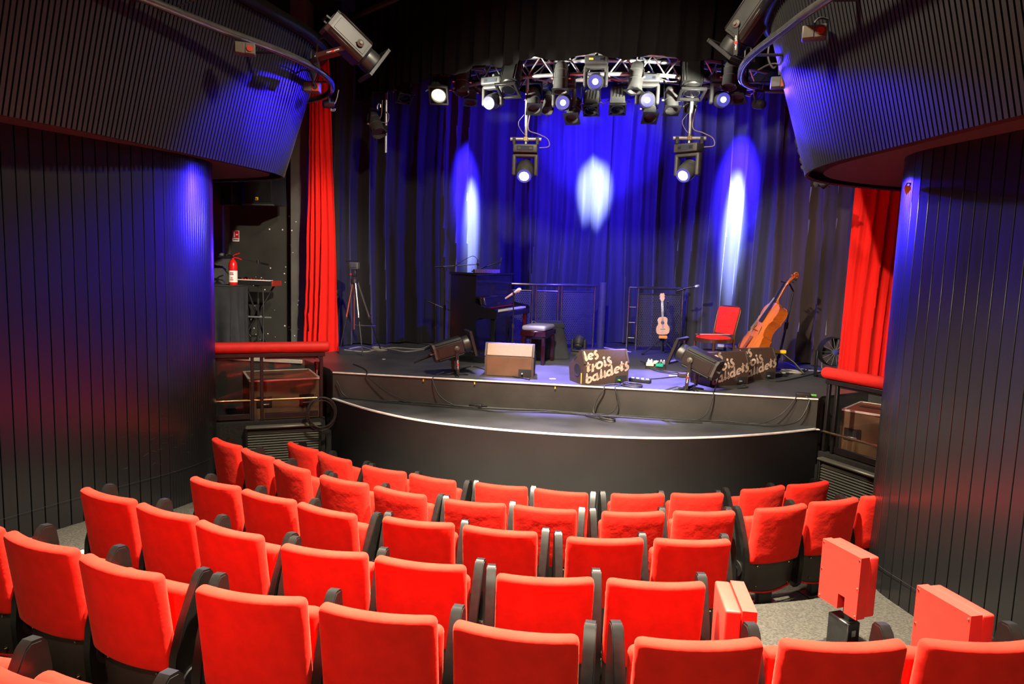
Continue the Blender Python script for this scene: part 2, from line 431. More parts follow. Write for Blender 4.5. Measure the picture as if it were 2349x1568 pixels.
# edge of the stair opening at the back of the stage
MB().box((.62, 11.22, 1.403), (.70, .035, .006), 0, None, (0, 0, -math.atan2(.5, .46))).build('white_edge_strip', 'white_line', stg)
for x, y in ((-1.62, 7.566), (-1.02, 7.566), (-.1, 7.566)):
    MB().box((x, y-.001, 1.365), (.012, .006, .026)).build('yellow_tape', 'yellow', stg)
MB().box((-.16, 7.95, 1.402), (.07, .05, .003), 0, None, (0, 0, .4)).build('paper_scrap', 'white_plastic', stg)
MB().box((-2.5, 8.8, 1.402), (.04, .03, .003), 0, None, (0, 0, .4)).build('paper_scrap', 'white_plastic', stg)
# low side floors behind the rails
struct(MB().prism([(-2.70, 7.50), (-2.73, 7.62), (-2.86, 7.82), (-3.46, 8.41), (-6.1, 8.41), (-6.1, 6.6), (-3.85, 6.75)], 0, .72).build('floor_side_left', 'black_paint'))
struct(MB().prism([(2.70, 7.46), (3.13, 6.78), (6.1, 6.2), (6.1, 8.31), (3.51, 8.31), (2.83, 7.77), (2.73, 7.6)], 0, .72).build('floor_side_right', 'black_paint'))
# aluminium deck edge on the left side stage
MB().box((-4.25, 8.405, 1.37), (1.55, .02, .05), .003).build('deck_edge', 'alu_bright', stg)

# ------------------------------------------------------------------ balcony drums and pillars
def outward(path, i, sgn):
    a = path[max(0, i-1)]; b = path[min(len(path)-1, i+1)]; t = (b-a).normalized(); return Vector((t.y, -t.x, 0))*sgn, t
DRUM_L = [(-4.5, 2.2), (-4.02, 3.2), (-3.73, 4.27), (-3.54, 5.0), (-3.41, 5.75), (-3.27, 6.6), (-3.21, 7.1), (-3.32, 7.55), (-3.75, 7.85), (-4.54, 8.1), (-5.4, 8.2)]
DRUM_R = [(3.3, 2.2), (2.9, 3.2), (2.60, 4.15), (2.46, 4.65), (2.32, 5.25), (2.17, 5.85), (2.13, 6.3), (2.22, 6.8), (2.55, 7.25), (3.2, 7.65), (4.2, 8.0)]
PIL_L = [(-4.75, 2.4), (-4.42, 3.4), (-4.06, 4.6), (-3.82, 5.25), (-3.62, 5.75), (-3.52, 6.15), (-3.55, 6.5), (-3.78, 6.78), (-4.3, 6.95)]
PIL_R = [(3.45, 2.6), (3.15, 3.6), (2.88, 4.55), (2.70, 5.1), (2.61, 5.45), (2.66, 5.8), (2.92, 6.1), (3.5, 6.3)]
SLOPE = .30; ZB = 3.62; ZT = 5.0
def drum(name, pts, sgn, closing, side):
    path = spline([(x, y, 0) for x, y in pts], 14)
    root = struct(bpy.data.objects.new(name, None)); COL.objects.link(root)
    def off(d, z): return [p+outward(path, i, sgn)[0]*d+Vector((0, 0, z)) for i, p in enumerate(path)]
    lo = off(-.02, ZB+.01); hi = off(-.02+SLOPE*(ZT-ZB), ZT)
    n = len(path); mb = MB(); mb.add(lo+hi, [(i, i+1, n+i+1, n+i) for i in range(n-1)]); mb.build('drum_wall', 'black_paint', root)
    rp = resample(path, .040); L = math.hypot(ZT-ZB, SLOPE*(ZT-ZB))
    rib = MB(); rib.box((0, .0, L/2), (.027, .034, L)); me = rib.mesh('rib', 'rib_paint')
    for i, p in enumerate(rp):
        nn, t = outward(rp, i, sgn); zdir = (nn*SLOPE+Vector((0, 0, 1))).normalized(); xd = t; yd = zdir.cross(xd)
        m = Matrix((xd, yd, zdir)).transposed().to_4x4(); m.translation = p+Vector((0, 0, ZB))
        inst(me, 'rib', root, m)
    inner = [(p.x, p.y) for p in off(-.14, 0)]+closing
    MB().prism(inner, ZB+.015, ZB+.07).build('soffit', 'soffit_paint', root)
    MB().prism([(p.x, p.y) for p in off(-.01, 0)]+closing, ZB+.08, ZB+.10).build('soffit_gap', 'black_paint', root)
    top = [(p.x, p.y) for p in off(SLOPE*(ZT-ZB)+.02, 0)]+closing
    MB().prism(top, ZT, ZT+.03).build('balcony_deck', 'black_paint', root)
    cp = [p+outward(path, i, sgn)[0]*(SLOPE*(ZT-ZB)+.03)+Vector((0, 0, ZT+.02)) for i, p in enumerate(path)]
    MB().tube(cp, .07, 12).build('coping', 'black_gloss', root)
    return path
pl = drum('wall_balcony_left', DRUM_L, 1, [(-6.1, 8.2), (-6.1, 2.2)], 'left')
pr_ = drum('wall_balcony_right', DRUM_R, -1, [(6.1, 8.0), (6.1, 2.2)], 'right')
def pillar(name, pts, sgn, closing, narrow):
    path = spline([(x, y, 0) for x, y in pts], 14)
    root = struct(bpy.data.objects.new(name, None)); COL.objects.link(root)
    core = [p+outward(path, i, sgn)[0]*-.03 for i, p in enumerate(path)]
    MB().prism([(p.x, p.y) for p in core]+closing, 0, ZB+.03).build('pillar_core', 'black_paint', root)
    meshes = {}
    fine = resample(path, .01); s = 0; i = 0; segs = []
    while i < len(fine)-2:
        y = fine[i].y; x = fine[i].x
        w = .034 if narrow(x, y) else .098
        k = max(1, int(round(w/.01))); j = min(len(fine)-1, i+k); segs.append((fine[i], fine[j], w)); i = j
    for a, b, w in segs:
        if w not in meshes: meshes[w] = MB().box((0, 0, (ZB+.02)/2), (w-.0032, .022, ZB+.02), .003).mesh('plank', 'pillar_paint')
        t = (b-a).normalized(); nn = Vector((t.y, -t.x, 0))*sgn; m = Matrix((t, Vector((0, 0, 1)).cross(t), Vector((0, 0, 1)))).transposed().to_4x4()
        m.translation = (a+b)/2-nn*.012; inst(meshes[w], 'plank', root, m)
    MB().tube([p+outward(path, i, sgn)[0]*.012+Vector((0, 0, .66 if sgn > 0 else .5)) for i, p in enumerate(path)], .001, 4).build('joint_line', 'black_paint', root)
    return path
ppath = pillar('wall_pillar_left', PIL_L, 1, [(-6.1, 6.9), (-6.1, 2.4)], lambda x, y: y > 5.72)
proot = bpy.data.objects['wall_pillar_left']; rnd = random.Random(12); sc_ = MB()
for k in range(70):      # old scratches in the paint
    i = rnd.randrange(len(ppath)) ; i = int(len(ppath)*rnd.uniform(.40, .66)); nn, t = outward(ppath, i, 1); z = rnd.gauss(1.05, .16); a = rnd.uniform(-.9, .5); L_ = rnd.uniform(.015, .06)
    d = (t*math.cos(a)+Vector((0, 0, math.sin(a)))); p = ppath[i]+nn*.0015+Vector((0, 0, z)); sc_.cyl(p-d*L_/2, p+d*L_/2, .0007, None, 4)
tag(sc_.build('paint_scratches', 'fixture_grey', proot), None, None, None, 'stuff')
pillar('wall_pillar_right', PIL_R, -1, [(6.1, 6.3), (6.1, 2.6)], lambda x, y: y > 5.42 and y < 5.75)

# ------------------------------------------------------------------ valance over the stage, back drapes, red side curtains
def folds(length, lo, hi, seed):
    rnd = random.Random(seed); s = [0.]
    while s[-1] < length: s.append(s[-1]+rnd.uniform(lo, hi))
    amp = [rnd.uniform(.55, 1.15) for _ in s]
    def f(x):
        j = 0
        while j < len(s)-2 and s[j+1] < x: j += 1
        t = (x-s[j])/(s[j+1]-s[j])
        return (abs(math.cos(PI*t))**.8*-1+.5)*amp[j]+ .10*math.sin(4*PI*t+j)*math.sin(PI*t)
    return f
def drape(name, path, z0, z1, amp, lo, hi, seed, m, rows=14, taper=None, hem=0., per=.018):
    P = [Vector((x, y, 0)) for x, y in path]; pts = resample(spline(P, 8) if len(P) > 2 else P, per)
    L = sum((b-a).length for a, b in zip(pts, pts[1:])); f = folds(L+.3, lo, hi, seed); g = folds(L+.3, lo*1.7, hi*1.8, seed+50)
    n = len(pts)-1; rnd = random.Random(seed+9); ph = rnd.uniform(0, 6); c = sum(pts, Vector())/len(pts)
    def fn(u, v):
        i = min(n, int(round(u*n))); p = pts[i]; nn, t = outward(pts, i, 1)
        z = z0+(z1-z0)*v; s = u*L
        w = .5-.5*math.cos(PI*min(1, v*1.0))
        o = amp*((1-.35*v)*f(s+.03*math.sin(z*1.3+ph))+.55*(1-v)*g(s+.05*math.sin(z*.9+ph)))
        q = p+nn*o
        if taper: q = c+(q-c)*(taper+(1-taper)*(1-v)**.8)
        zz = z+(hem*math.sin(s*9+ph)*.5 if v < .03 else 0)
        return (q.x, q.y, zz)
    return MB().grid(n, rows, fn).build(name, m, None, 80)
VAL = [(-3.3, 9.75), (-3.18, 9.64), (-2.48, 9.05), (-1.95, 8.63), (-1.01, 8.09), (-.1, 7.78), (.81, 7.80), (1.47, 7.97), (2.22, 8.40), (2.9, 8.95), (3.3, 9.3)]
tag(drape('stage_valance', VAL, 5.0, 6.38, .055, .16, .26, 3, 'valance_cloth', 6, None, .06), 'black gathered valance curving across the top of the stage opening', 'valance')
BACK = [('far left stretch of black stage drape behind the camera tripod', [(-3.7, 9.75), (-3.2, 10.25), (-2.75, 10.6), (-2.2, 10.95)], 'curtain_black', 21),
        ('black stage drape with blue-lit folds behind the upright piano', [(-2.3, 10.9), (-1.8, 11.3), (-1.3, 11.65), (-.85, 11.85)], 'curtain_blue_lit', 32),
        ('blue-lit stage drape behind the left crowd barrier', [(-.95, 11.8), (-.4, 12.05), (.1, 12.15), (.4, 12.17)], 'curtain_blue_lit', 43),
        ('blue-lit stage drape in the middle of the back, with the oval spot', [(.3, 12.2), (.7, 12.15), (1.2, 12.05), (1.6, 11.9)], 'curtain_blue_lit', 54),
        ('blue-lit stage drape behind the red-cushioned chair', [(1.5, 11.95), (2.0, 11.7), (2.5, 11.3), (2.95, 10.95)], 'curtain_blue_lit', 65),
        ('black stage drape behind the cello, tinted brown for the warm light on it', [(2.85, 11.05), (3.25, 10.6), (3.55, 10.15), (3.8, 9.7)], 'curtain_warm_lit', 76),
        ('dark stage drape at far right beside the red curtain', [(3.75, 9.8), (3.95, 9.35), (4.1, 9.0), (4.2, 8.6)], 'curtain_warm_lit', 87)]
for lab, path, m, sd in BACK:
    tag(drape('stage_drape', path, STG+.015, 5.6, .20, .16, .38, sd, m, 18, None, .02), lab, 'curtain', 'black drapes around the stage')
tag(drape('red_curtain', [(-3.92, 9.42), (-3.75, 9.30), (-3.55, 9.22), (-3.32, 9.25)], STG+.01, 5.6, .075, .075, .13, 5, 'red_velvet', 16, .45, .03, .007), 'tall red velvet curtain gathered at the left side of the stage', 'curtain', 'red side curtains')
tag(drape('red_curtain', [(3.24, 8.66), (3.45, 8.55), (3.7, 8.5), (4.1, 8.5)], STG+.01, 5.2, .07, .09, .16, 6, 'red_velvet', 16, .92, .03, .008), 'red velvet curtain behind the right pillar', 'curtain', 'red side curtains')
tag(MB().tube([(-3.95, 9.95, 6.0), (-2.3, 8.68, 6.0), (-1.5, 8.2, 6.0), (0, 7.7, 6.0)], .045, 8).build('curtain_track', 'rail_tube'), 'curved curtain track above the valance at upper left', 'curtain track')

# ------------------------------------------------------------------ theatre seats
def seat_meshes():
    S = {}
    def bend(k, lean, y0):
        def fn(p):
            return (p.x, p.y + k*(p.x/.23)**2 - k + lean*(p.z-.38), p.z)
        return fn
    S['backrest'] = MB().rbox((0, 0, .605), (.465, .075, .455), .030, (8, 1, 6), None, bend(.035, -.13, 0)).mesh('backrest', 'red_fabric', 60)
    S['seat_cushion'] = MB().rbox((0, .105, .525), (.43, .08, .36), .035, (6, 2, 4), None, bend(.02, .02, 0)).mesh('seat_cushion', 'red_fabric', 60)
    def panel(z0, z1, y, th, bow):
        def fn(u, v):
            x = -.232+.464*u; z = z0+(z1-z0)*v-(.03*(1-(x/.232)**2) if v < .5 else 0)
            return (x, y+bow*(x/.232)**2-bow+.03*(1-v), z)
        mb = MB(); mb.grid(10, 4, fn); mb.grid(10, 4, lambda u, v: (fn(u, v)[0], fn(u, v)[1]+th, fn(u, v)[2])); return mb
    S['back_panel'] = panel(.155, .41, .005, .014, .035).mesh('back_panel', 'black_ply')
    mb = MB(); mb.tube([(x, .031+.035*(x/.232)**2-.035, .152-.03*(1-(x/.232)**2)) for x in [-.22+.44*i/12 for i in range(13)]], .006, 6)
    S['red_piping'] = mb.mesh('red_piping', 'red_fabric')
    S['bolt'] = MB().cyl((0, 0, 0), (0, -.012, 0), .007, .006, 8).mesh('bolt', 'brass')
    prof = [(-.035, .16), (-.045, .34), (-.035, .46), (.0, .58), (.055, .70), (.095, .775), (.115, .79), (.150, .785), (.165, .765), (.178, .68), (.178, .56), (.16, .44), (.125, .32), (.10, .20), (.06, .13), (0, .12)]
    T = Matrix(((0, 0, 1, 0), (1, 0, 0, 0), (0, 1, 0, 0), (0, 0, 0, 1)))   # (y,z) profile -> x thickness
    mb = MB(); mb.prism(prof, -.020, .020, T)
    n = len(prof); c = Vector((.07, .45))
    ins = [(c.x+(y-c.x)*.93, c.y+(z-c.y)*.975) for y, z in prof]
    mb.prism(ins, -.0235, .0235, T)
    S['arm'] = mb.mesh('arm', 'black_gloss')
    mb = MB(); mb.cyl((-.034, .045, .33), (.034, .045, .33), .062, None, 20); mb.cyl((-.04, .045, .33), (.04, .045, .33), .022, None, 12)
    S['hinge'] = mb.mesh('hinge', 'black_metal')
    S['stud'] = MB().cyl((-.030, .09, .47), (.030, .09, .47), .012, None, 10).mesh('stud', 'chrome')
    mb = MB(); mb.box((0, .06, .09), (.13, .055, .18), .006); mb.box((0, .06, .006), (.22, .12, .012), .003)
    S['pedestal'] = mb.mesh('pedestal', 'black_metal')
    mb = MB(); mb.box((0, .075, .25), (.45, .03, .03), .004); mb.box((0, .06, .22), (.10, .05, .12), .004)
    S['seat_frame'] = mb.mesh('seat_frame', 'black_metal')
    return S
SM = seat_meshes()
ORD = ['first', 'second', 'third', 'fourth', 'fifth', 'sixth', 'seventh', 'eighth', 'ninth', 'tenth', 'eleventh', 'twelfth', 'thirteenth']
ROWNAME = ['front row by the stage', 'second row from the stage', 'third row from the stage', 'fourth row from the stage', 'fifth row, nearest full row', 'cropped row at bottom left']
BENCH = {  # row: benches (list of seat centres at the top edge), angle of the bench
    0: [([(-2.56, 6.42), (-2.12, 6.16)], -29.5), ([(-1.53, 5.88), (-1.04, 5.74)], -16), ([(-.41, 5.67), (.11, 5.63)], -3.5), ([(.76, 5.71), (1.27, 5.84)], 14), ([(1.88, 6.14), (2.33, 6.38)], 29)],
    1: [([(-3.07, 5.89), (-2.62, 5.62), (-2.17, 5.35)], -30), ([(-1.60, 5.08), (-1.09, 4.92)], -17), ([(-.48, 4.81), (.04, 4.80)], -1), ([(.68, 4.86), (1.20, 4.99)], 13.5), ([(1.80, 5.23), (2.26, 5.48), (2.72, 5.72)], 28)],
    2: [([(-2.29, 4.40), (-1.80, 4.23), (-1.32, 4.07)], -18), ([(-.69, 4.00), (-.17, 3.97)], -2.5), ([(.47, 3.97), (.99, 4.06)], 10.3)],
    3: [([(-2.53, 3.65), (-2.03, 3.48), (-1.55, 3.31)], -17.5), ([(-.95, 3.16), (-.44, 3.12)], -3), ([(.18, 3.08), (.70, 3.14)], 6.5)],
    4: [([(-2.60, 2.81), (-2.09, 2.67), (-1.58, 2.52)], -15.5), ([(-.93, 2.40), (-.40, 2.36), (.13, 2.33)], -2.5), ([(.79, 2.39), (1.31, 2.48), (1.83, 2.58), (2.35, 2.69)], 10.5)],
    5: [([(-1.62, 1.66), (-1.10, 1.57)], -9)],
}
for row, benches in BENCH.items():
    k = 0
    for seats, ang in benches:
        a = R(ang)
        for i, (x, y) in enumerate(seats):
            back = Matrix.Rotation(a, 3, 'Z') @ Vector((0, -.062, 0))
            rt = thing('theatre_seat', 'red theatre seat, %s from the left in the %s' % (ORD[k], ROWNAME[row]), 'seat', (x-back.x, y-back.y, STEP*row), a, 'red theatre seats in curved rows')
            k += 1
            for nm in ('backrest', 'seat_cushion'): inst(SM[nm], nm, rt)
            bp = inst(SM['back_panel'], 'back_panel', rt); [inst(SM['bolt'], 'bolt', bp, Matrix.Translation((bx, -.012, bz))) for bx in (-.15, .15) for bz in (.19, .355)]; inst(SM['red_piping'], 'red_piping', bp)
            inst(SM['pedestal'], 'pedestal', rt); inst(SM['seat_frame'], 'seat_frame', rt)
            ends = [-1]+([1] if i == len(seats)-1 else [])
            for e in ends:
                ar = inst(SM['arm'], 'arm', rt, Matrix.Translation((e*.262, 0, 0)))
                inst(SM['hinge'], 'hinge', ar); inst(SM['stud'], 'stud', ar)

# fold-down aisle seats (red padded box on a steel foot)
def aisle_seat(loc, rz, label, notch=True):
    rt = thing('aisle_seat', label, 'seat', loc, rz, 'fold-down aisle seats')
    # local x = long axis, +y = notched face side
    w, h, t = .32, .40, .075
    T = Matrix(((1, 0, 0, 0), (0, 0, 1, 0), (0, 1, 0, 0), (0, 0, 0, 1)))
    poly = [(-w/2, .31), (-w/2+.10, .31), (-w/2+.10, .41), (-w/2+.155, .41), (-w/2+.155, .31), (w/2, .31), (w/2, .31+h), (-w/2, .31+h)] if notch else [(-w/2, .31), (w/2, .31), (w/2, .31+h), (-w/2, .31+h)]
    MB().prism(poly, .005, .072, T).build('seat_board', 'red_vinyl', rt)
    MB().rbox((0, -.035, .31+h/2), (w, .075, h-.01), .012, (2, 1, 2)).build('back_pad', 'red_vinyl', rt)
    sc = MB().cyl((0, 0, 0), (0, .005, 0), .005, None, 8).mesh('screw', 'chrome')
    for x in (-w/2+.012, w/2-.012):
        for z in (.33, .51, .69): inst(sc, 'screw', rt, Matrix.Translation((x, .070, z)))
    ft = MB().box((0, 0, .12), (.17, .10, .24), .006).build('foot_post', 'black_metal', rt)
    MB().box((-.03, -.005, .28), (.06, .05, .2), .004).build('hinge_post', 'black_metal', rt)
    b = MB(); b.box((0, 0, .006), (.27, .17, .012), .003); b.build('foot_plate', 'black_metal', rt)
    MB().box((-.086, 0, .17), (.003, .03, .04)).build('number_tag', 'alu', rt)
    MB().lathe([(.04, -.02), (.045, 0), (.04, .02)], 14, Matrix.Translation((w/2+.012, -.03, .36)) @ Matrix.Rotation(PI/2, 4, 'Y')).build('hinge_disc', 'black_metal', rt)
    return rt
aisle_seat((2.03, 4.45, .29), math.atan2(-.29, .14)+PI, 'red fold-down aisle seat with a square notch, standing alone on the carpet')
aisle_seat((2.19, 3.50, .435), math.atan2(-.29, .11)+PI, 'red fold-down aisle seat against the right pillar, partly behind the nearest full row')
aisle_seat((1.10, 3.32, .435), -PI/2+.0, 'red fold-down aisle seat edge-on at the right end of the fourth row', False)
aisle_seat((-3.98, 6.62, .10), -2.0, 'red fold-down aisle seat tucked behind the left pillar', False)
# small step light box by the left pillar
g = thing('step_vent', 'small grey metal vent box on the floor beside the left pillar', 'vent', (-2.95, 3.95, .435), R(-17))
MB().box((0, 0, .12), (.30, .16, .24), .006).build('box_body', 'black_metal', g)
for i in range(2): MB().box((-.07+.14*i, -.082, .15), (.12, .006, .12), .003).build('grey_panel', 'fixture_grey', g)
MB().box((0, 0, .243), (.31, .17, .008), .002).build('top_trim', 'alu', g)

# ------------------------------------------------------------------ survey helpers: a sighted direction meets a depth plane / a level
CM = cam.matrix_world.copy()
def sight(px, py):
    f = 24/36*2349
    return CM.to_3x3() @ Vector(((px-1174.5)/f, -(py-784)/f, -1))
def at(px, py, y):
    d = sight(px, py); return CM.translation + d*((y-CM.translation.y)/d.y)
def on(px, py, z=STG):
    d = sight(px, py); return CM.translation + d*((z-CM.translation.z)/d.z)

# ------------------------------------------------------------------ rails beside the stage
def side_rail(name, A, B, side):
    A = Vector((*A, 0)); B = Vector((*B, 0)); d = B-A; L = d.length; ang = math.atan2(d.y, d.x)
    rt = thing(name, 'padded red rail on a black frame with glass, %s of the stage' % side, 'railing', (A.x, A.y, .90), ang, 'red padded rails beside the stage')
    mb = MB(); prof = [(0, -.002), (.03, -.012), (.052, 0), (.060, .02)]
    mb.tube([(-.05, 0, .82), (-.045, 0, .82), (-.03, 0, .82), (0, 0, .82), (L, 0, .82)], [.03, .05, .058, .061, .061], 20); mb.build('padded_bar', 'red_vinyl', rt, 50)
    MB().box((L/2, 0, .735), (L, .06, .045), .004).build('top_bar', 'black_metal', rt)
    xs = (.04, L*.56, L*.64) if side == 'left' else (.04, .12)
    if side == 'right': xs = (.03, .13)
    for x in xs: MB().box((x, 0, .37), (.035, .04, .74), .004).build('post', 'black_metal', rt)
    x0, x1 = (.075, L*.535) if side == 'left' else (.16, L-.02)
    bounds = [(x0, x1)]+([(L*.665, L-.02)] if side == 'left' else [])
    for a, b in bounds:
        MB().box(((a+b)/2, .0, .38), (b-a, .008, .62)).build('glass_pane', 'rail_glass', rt)
        MB().box(((a+b)/2, 0, .70), (b-a, .02, .02), .002).build('pane_trim', 'black_metal', rt)
        MB().box(((a+b)/2, 0, .05), (b-a, .03, .06), .003).build('pane_sill', 'black_metal', rt)
    MB().cyl((.05, -.055, .22), (L, -.055, .22), .014, None, 12).build('brass_bar', 'brass', rt)
    for x in xs: MB().box((x, -.035, .22), (.02, .05, .02)).build('bar_bracket', 'black_metal', rt)
    return rt
RL0, RL1 = (-2.74, 7.40), (-3.80, 6.80)
RR0, RR1 = (2.72, 7.34), (3.12, 6.72)
side_rail('padded_railing', RL0, RL1, 'left'); side_rail('padded_railing', RR0, RR1, 'right')
# dwarf walls under the rails with louvred grilles
def dwarf(name, A, B, g0, g1, side):
    A = Vector((*A, 0)); B = Vector((*B, 0)); d = B-A; L = d.length; ang = math.atan2(d.y, d.x); s = -1 if side == 'left' else 1
    w = struct(MB().box((L/2, 0, .45), (L, .10, .90), .004).build(name, 'carpet_wall')); w.location = A; w.rotation_euler = (0, 0, ang)
    front = .05 if side == 'left' else -.05
    # the audience side of the wall
    sgn = 1 if side == 'left' else -1
    y = sgn*.05
    gw = g1-g0; gc = (g0+g1)/2
    MB().box((gc, y+sgn*.045, .845), (gw, .09, .03), .012).build('grille_hood', 'slat_metal', w)
    for x in (g0+.012, g1-.012): MB().box((x, y+sgn*.03, .43), (.024, .06, .80), .003).build('grille_side', 'black_metal', w)
    MB().box((gc, y+sgn*.004, .43), (gw, .006, .80)).build('grille_back', 'black_paint', w)
    sl = MB().box((0, 0, 0), (gw-.04, .034, .006), .001, None, (sgn*-.6, 0, 0)).mesh('slat', 'slat_metal')
    for i in range(27): inst(sl, 'slat', w, Matrix.Translation((gc, y+sgn*.028, .035+i*.0285)))
    return w
dwarf('wall_dwarf_left', RL0, RL1, .05, .86, 'left')
dwarf('wall_dwarf_right', RR0, RR1, .06, .73, 'right')

# ------------------------------------------------------------------ flight cases
def flight_case(c, rz, size, label):
    w, d, h = size
    rt = thing('flight_case', label, 'flight case', (c[0], c[1], .72), rz, 'brown flight cases beside the stage')
    MB().box((0, 0, h/2), (w-.01, d-.01, h-.01), .004).build('case_body', 'case_brown', rt)
    for z in (h-.01,):
        for y in (-d/2+.008, d/2-.008): MB().box((0, y, z), (w, .028, .022), .003).build('edge_trim', 'alu_bright', rt)
        for x in (-w/2+.008, w/2-.008): MB().box((x, 0, z), (.028, d, .022), .003).build('edge_trim', 'alu_bright', rt)
    for x in (-w/2+.006, w/2-.006):
        for y in (-d/2+.006, d/2-.006): MB().box((x, y, h/2), (.02, .02, h-.03), .003).build('corner_trim', 'case_dark', rt)
    for x in (-w*.3, w*.3):
        MB().box((x, -d/2-.001, h*.55), (.17, .012, .13), .004).build('catch_plate', 'black_metal', rt)
        MB().box((x, -d/2-.008, h*.545), (.09, .008, .10), .002).build('recess', 'black_paint', rt)
        MB().box((x, -d/2-.016, h*.5), (.10, .012, .012), .003).build('handle', 'alu', rt)
    MB().box((-.1, .05, h+.001), (.26, .12, .002)).build('top_label', 'case_dark', rt)
    return rt
flight_case((-3.47, 7.80), R(35), (.80, .70, .58), 'brown flight case with aluminium edges behind the left rail')
flight_case((3.43, 7.72), R(-35), (.62, .66, .58), 'brown flight case with aluminium edges behind the right rail')

# coiled cable and clamp hanging on the left rail post
def coil(name, label, c, r, n, ax, th=.006, mt='cable_black', seed=1, squash=1.):
    rnd = random.Random(seed); pts = []; ax = Vector(ax).normalized(); a = ax.orthogonal().normalized(); b = ax.cross(a)
    if abs(ax.z) < .5: a = Vector((0, 0, 1)); b = ax.cross(a)
    for k in range(n*24+1):
        t = 2*PI*k/24; rr = r*(1+.10*math.sin(t*.37+seed)+.05*math.sin(t*1.7))
        pts.append(Vector(c)+a*math.cos(t)*rr*squash+b*math.sin(t)*rr+ax*(.012*math.sin(t*.61+seed)))
    return tag(MB().tube(pts, th, 6).build(name, mt), label, 'cable')
coil('cable_coil', 'coil of black cable hanging on the left rail above the grille', at(738, 948, 7.20), .15, 6, (.45, -.9, 0), .007, 'cable_black', 2, 1.15)
cl = thing('hose_clamp', 'dark red spotlight clamp hanging under the left rail end', 'clamp', at(727, 835, 7.35))
mb = MB(); mb.cyl((0, 0, .03), (0, 0, -.06), .032, .026, 12); mb.build('clamp_body', 'mahogany', cl)
MB().tube([(-.03, 0, .06), (-.02, 0, .08), (.02, 0, .08), (.04, 0, .05), (.03, 0, .02)], .008, 8).build('hook', 'black_metal', cl)
MB().cyl((-.05, 0, -.075), (.0, 0, -.075), .012, None, 10).build('wing_bolt', 'black_metal', cl); MB().cyl((0, 0, -.06), (0, 0, -.12), .01, None, 10).build('spigot', 'chrome', cl)

# ------------------------------------------------------------------ left side stage: speakers, sign, extinguisher, draped table, keyboard
def wall_speaker(c, size, rz, label, logo):
    rt = thing('wall_speaker', label, 'speaker', c, rz, 'black loudspeakers on the side wall'); w, d, h = size
    MB().prism([(-w/2, d/2), (-w/2*.8, -d/2), (w/2, -d/2), (w/2, d/2)], 0, h).build('cabinet', 'black_plastic', rt)
    MB().box((.02, -d/2-.004, h/2), (w*.82, .008, h*.92), .003).build('grille', 'black_metal', rt)
    MB().box((.0, -d/2+.02, -.012), (w, .06, .02), .003).build('mount_bar', 'fixture_grey', rt)
    if logo:
        MB().box((.0, -d/2-.010, .07), (.042, .004, .042), .001).build('badge', 'yellow', rt)
        MB().prism([(-.014, -.014), (.014, -.014), (-.014, .014)], 0, .003, Matrix.Translation((0, -d/2-.012, .07)) @ Matrix.Rotation(PI/2, 4, 'X')).build('badge_mark', 'black_plastic', rt)
    MB().tube([(-.03, -.05, -.02), (-.01, -.05, -.06), (.03, -.05, -.05)], .004, 6).build('safety_wire', 'cable_black', rt)
    return rt
wall_speaker(Vector(at(606, 470, 9.4)), (.47, .40, .75), 0, 'large black loudspeaker with small yellow badge high on the left wall', True)
wall_speaker(Vector(at(533, 470, 9.55)), (.20, .36, .70), 0, 'narrow black loudspeaker beside the larger one high on the left wall', False)
s = thing('fire_sign', 'small red and white fire extinguisher sign on the left wall', 'sign', at(541, 541, 9.94))
MB().box((0, 0, 0), (.11, .006, .165), .001).build('sign_board', 'white_plastic', s)
MB().box((0, -.004, .022), (.10, .003, .11)).build('red_field', 'sign_red', s)
for x, w in ((-.022, .022), (.02, .03)): MB().box((x, -.006, .022), (w, .003, .085 if w < .03 else .02)).build('pictogram', 'white_plastic', s)
MB().box((0, -.004, -.055), (.08, .003, .012)).build('caption_bar', 'black_plastic', s)
tb = thing('draped_table', 'side table draped in black cloth by the left wall', 'table', (-4.95, 8.95, STG))
def cloth(u, v):
    # skirt round a .7 x .45 top
    per = [(-.40, -.24), (.30, -.24), (.30, .24), (-.40, .24), (-.40, -.24)]
    s_ = u*4; i = min(3, int(s_)); t = s_-i; x = per[i][0]+(per[i+1][0]-per[i][0])*t; y = per[i][1]+(per[i+1][1]-per[i][1])*t
    o = (1-v)*.035*(math.sin(u*62)+.5*math.sin(u*37+1)); l = math.hypot(x, y)
    return (x*(1+o/l*1.6), y*(1+o/l*1.6), .04+.86*v+.03*(1-v)*math.sin(u*21))
mb = MB(); mb.grid(120, 8, cloth); mb.build('cloth_skirt', 'black_cloth', tb, 80)
MB().box((-.05, 0, .905), (.72, .50, .012), .005).build('cloth_top', 'black_cloth', tb)
for x in (-.36, .26):
    for y in (-.2, .2): MB().cyl((x, y, 0), (x, y, .9), .018, None, 8).build('leg', 'black_metal', tb)
e = thing('fire_extinguisher', 'red fire extinguisher with white label standing on the draped table', 'extinguisher', (*[at(535, 645, 8.95)[i] for i in (0, 1)], STG+.912))
MB().lathe([(.05, 0), (.058, .012), (.058, .27), (.052, .31), (.03, .345), (.018, .355), (.018, .375)], 20).build('cylinder', 'ext_red', e)
MB().lathe([(.0588, .04), (.0588, .20)], 20, None, False).build('paper_label', 'white_plastic', e)
mb = MB()
for z, w in ((.17, .05), (.15, .06), (.10, .03), (.075, .045)): mb.box((.012, -.0592, z), (w, .002, .010))
tag(mb.build('label_print', 'sign_red', e), None, None, None, 'stuff')
MB().box((0, 0, .385), (.035, .03, .03), .004).build('valve', 'black_metal', e)
MB().tube([(0, 0, .40), (.03, 0, .42), (.10, 0, .445)], .008, 8).build('lever', 'ext_red', e)
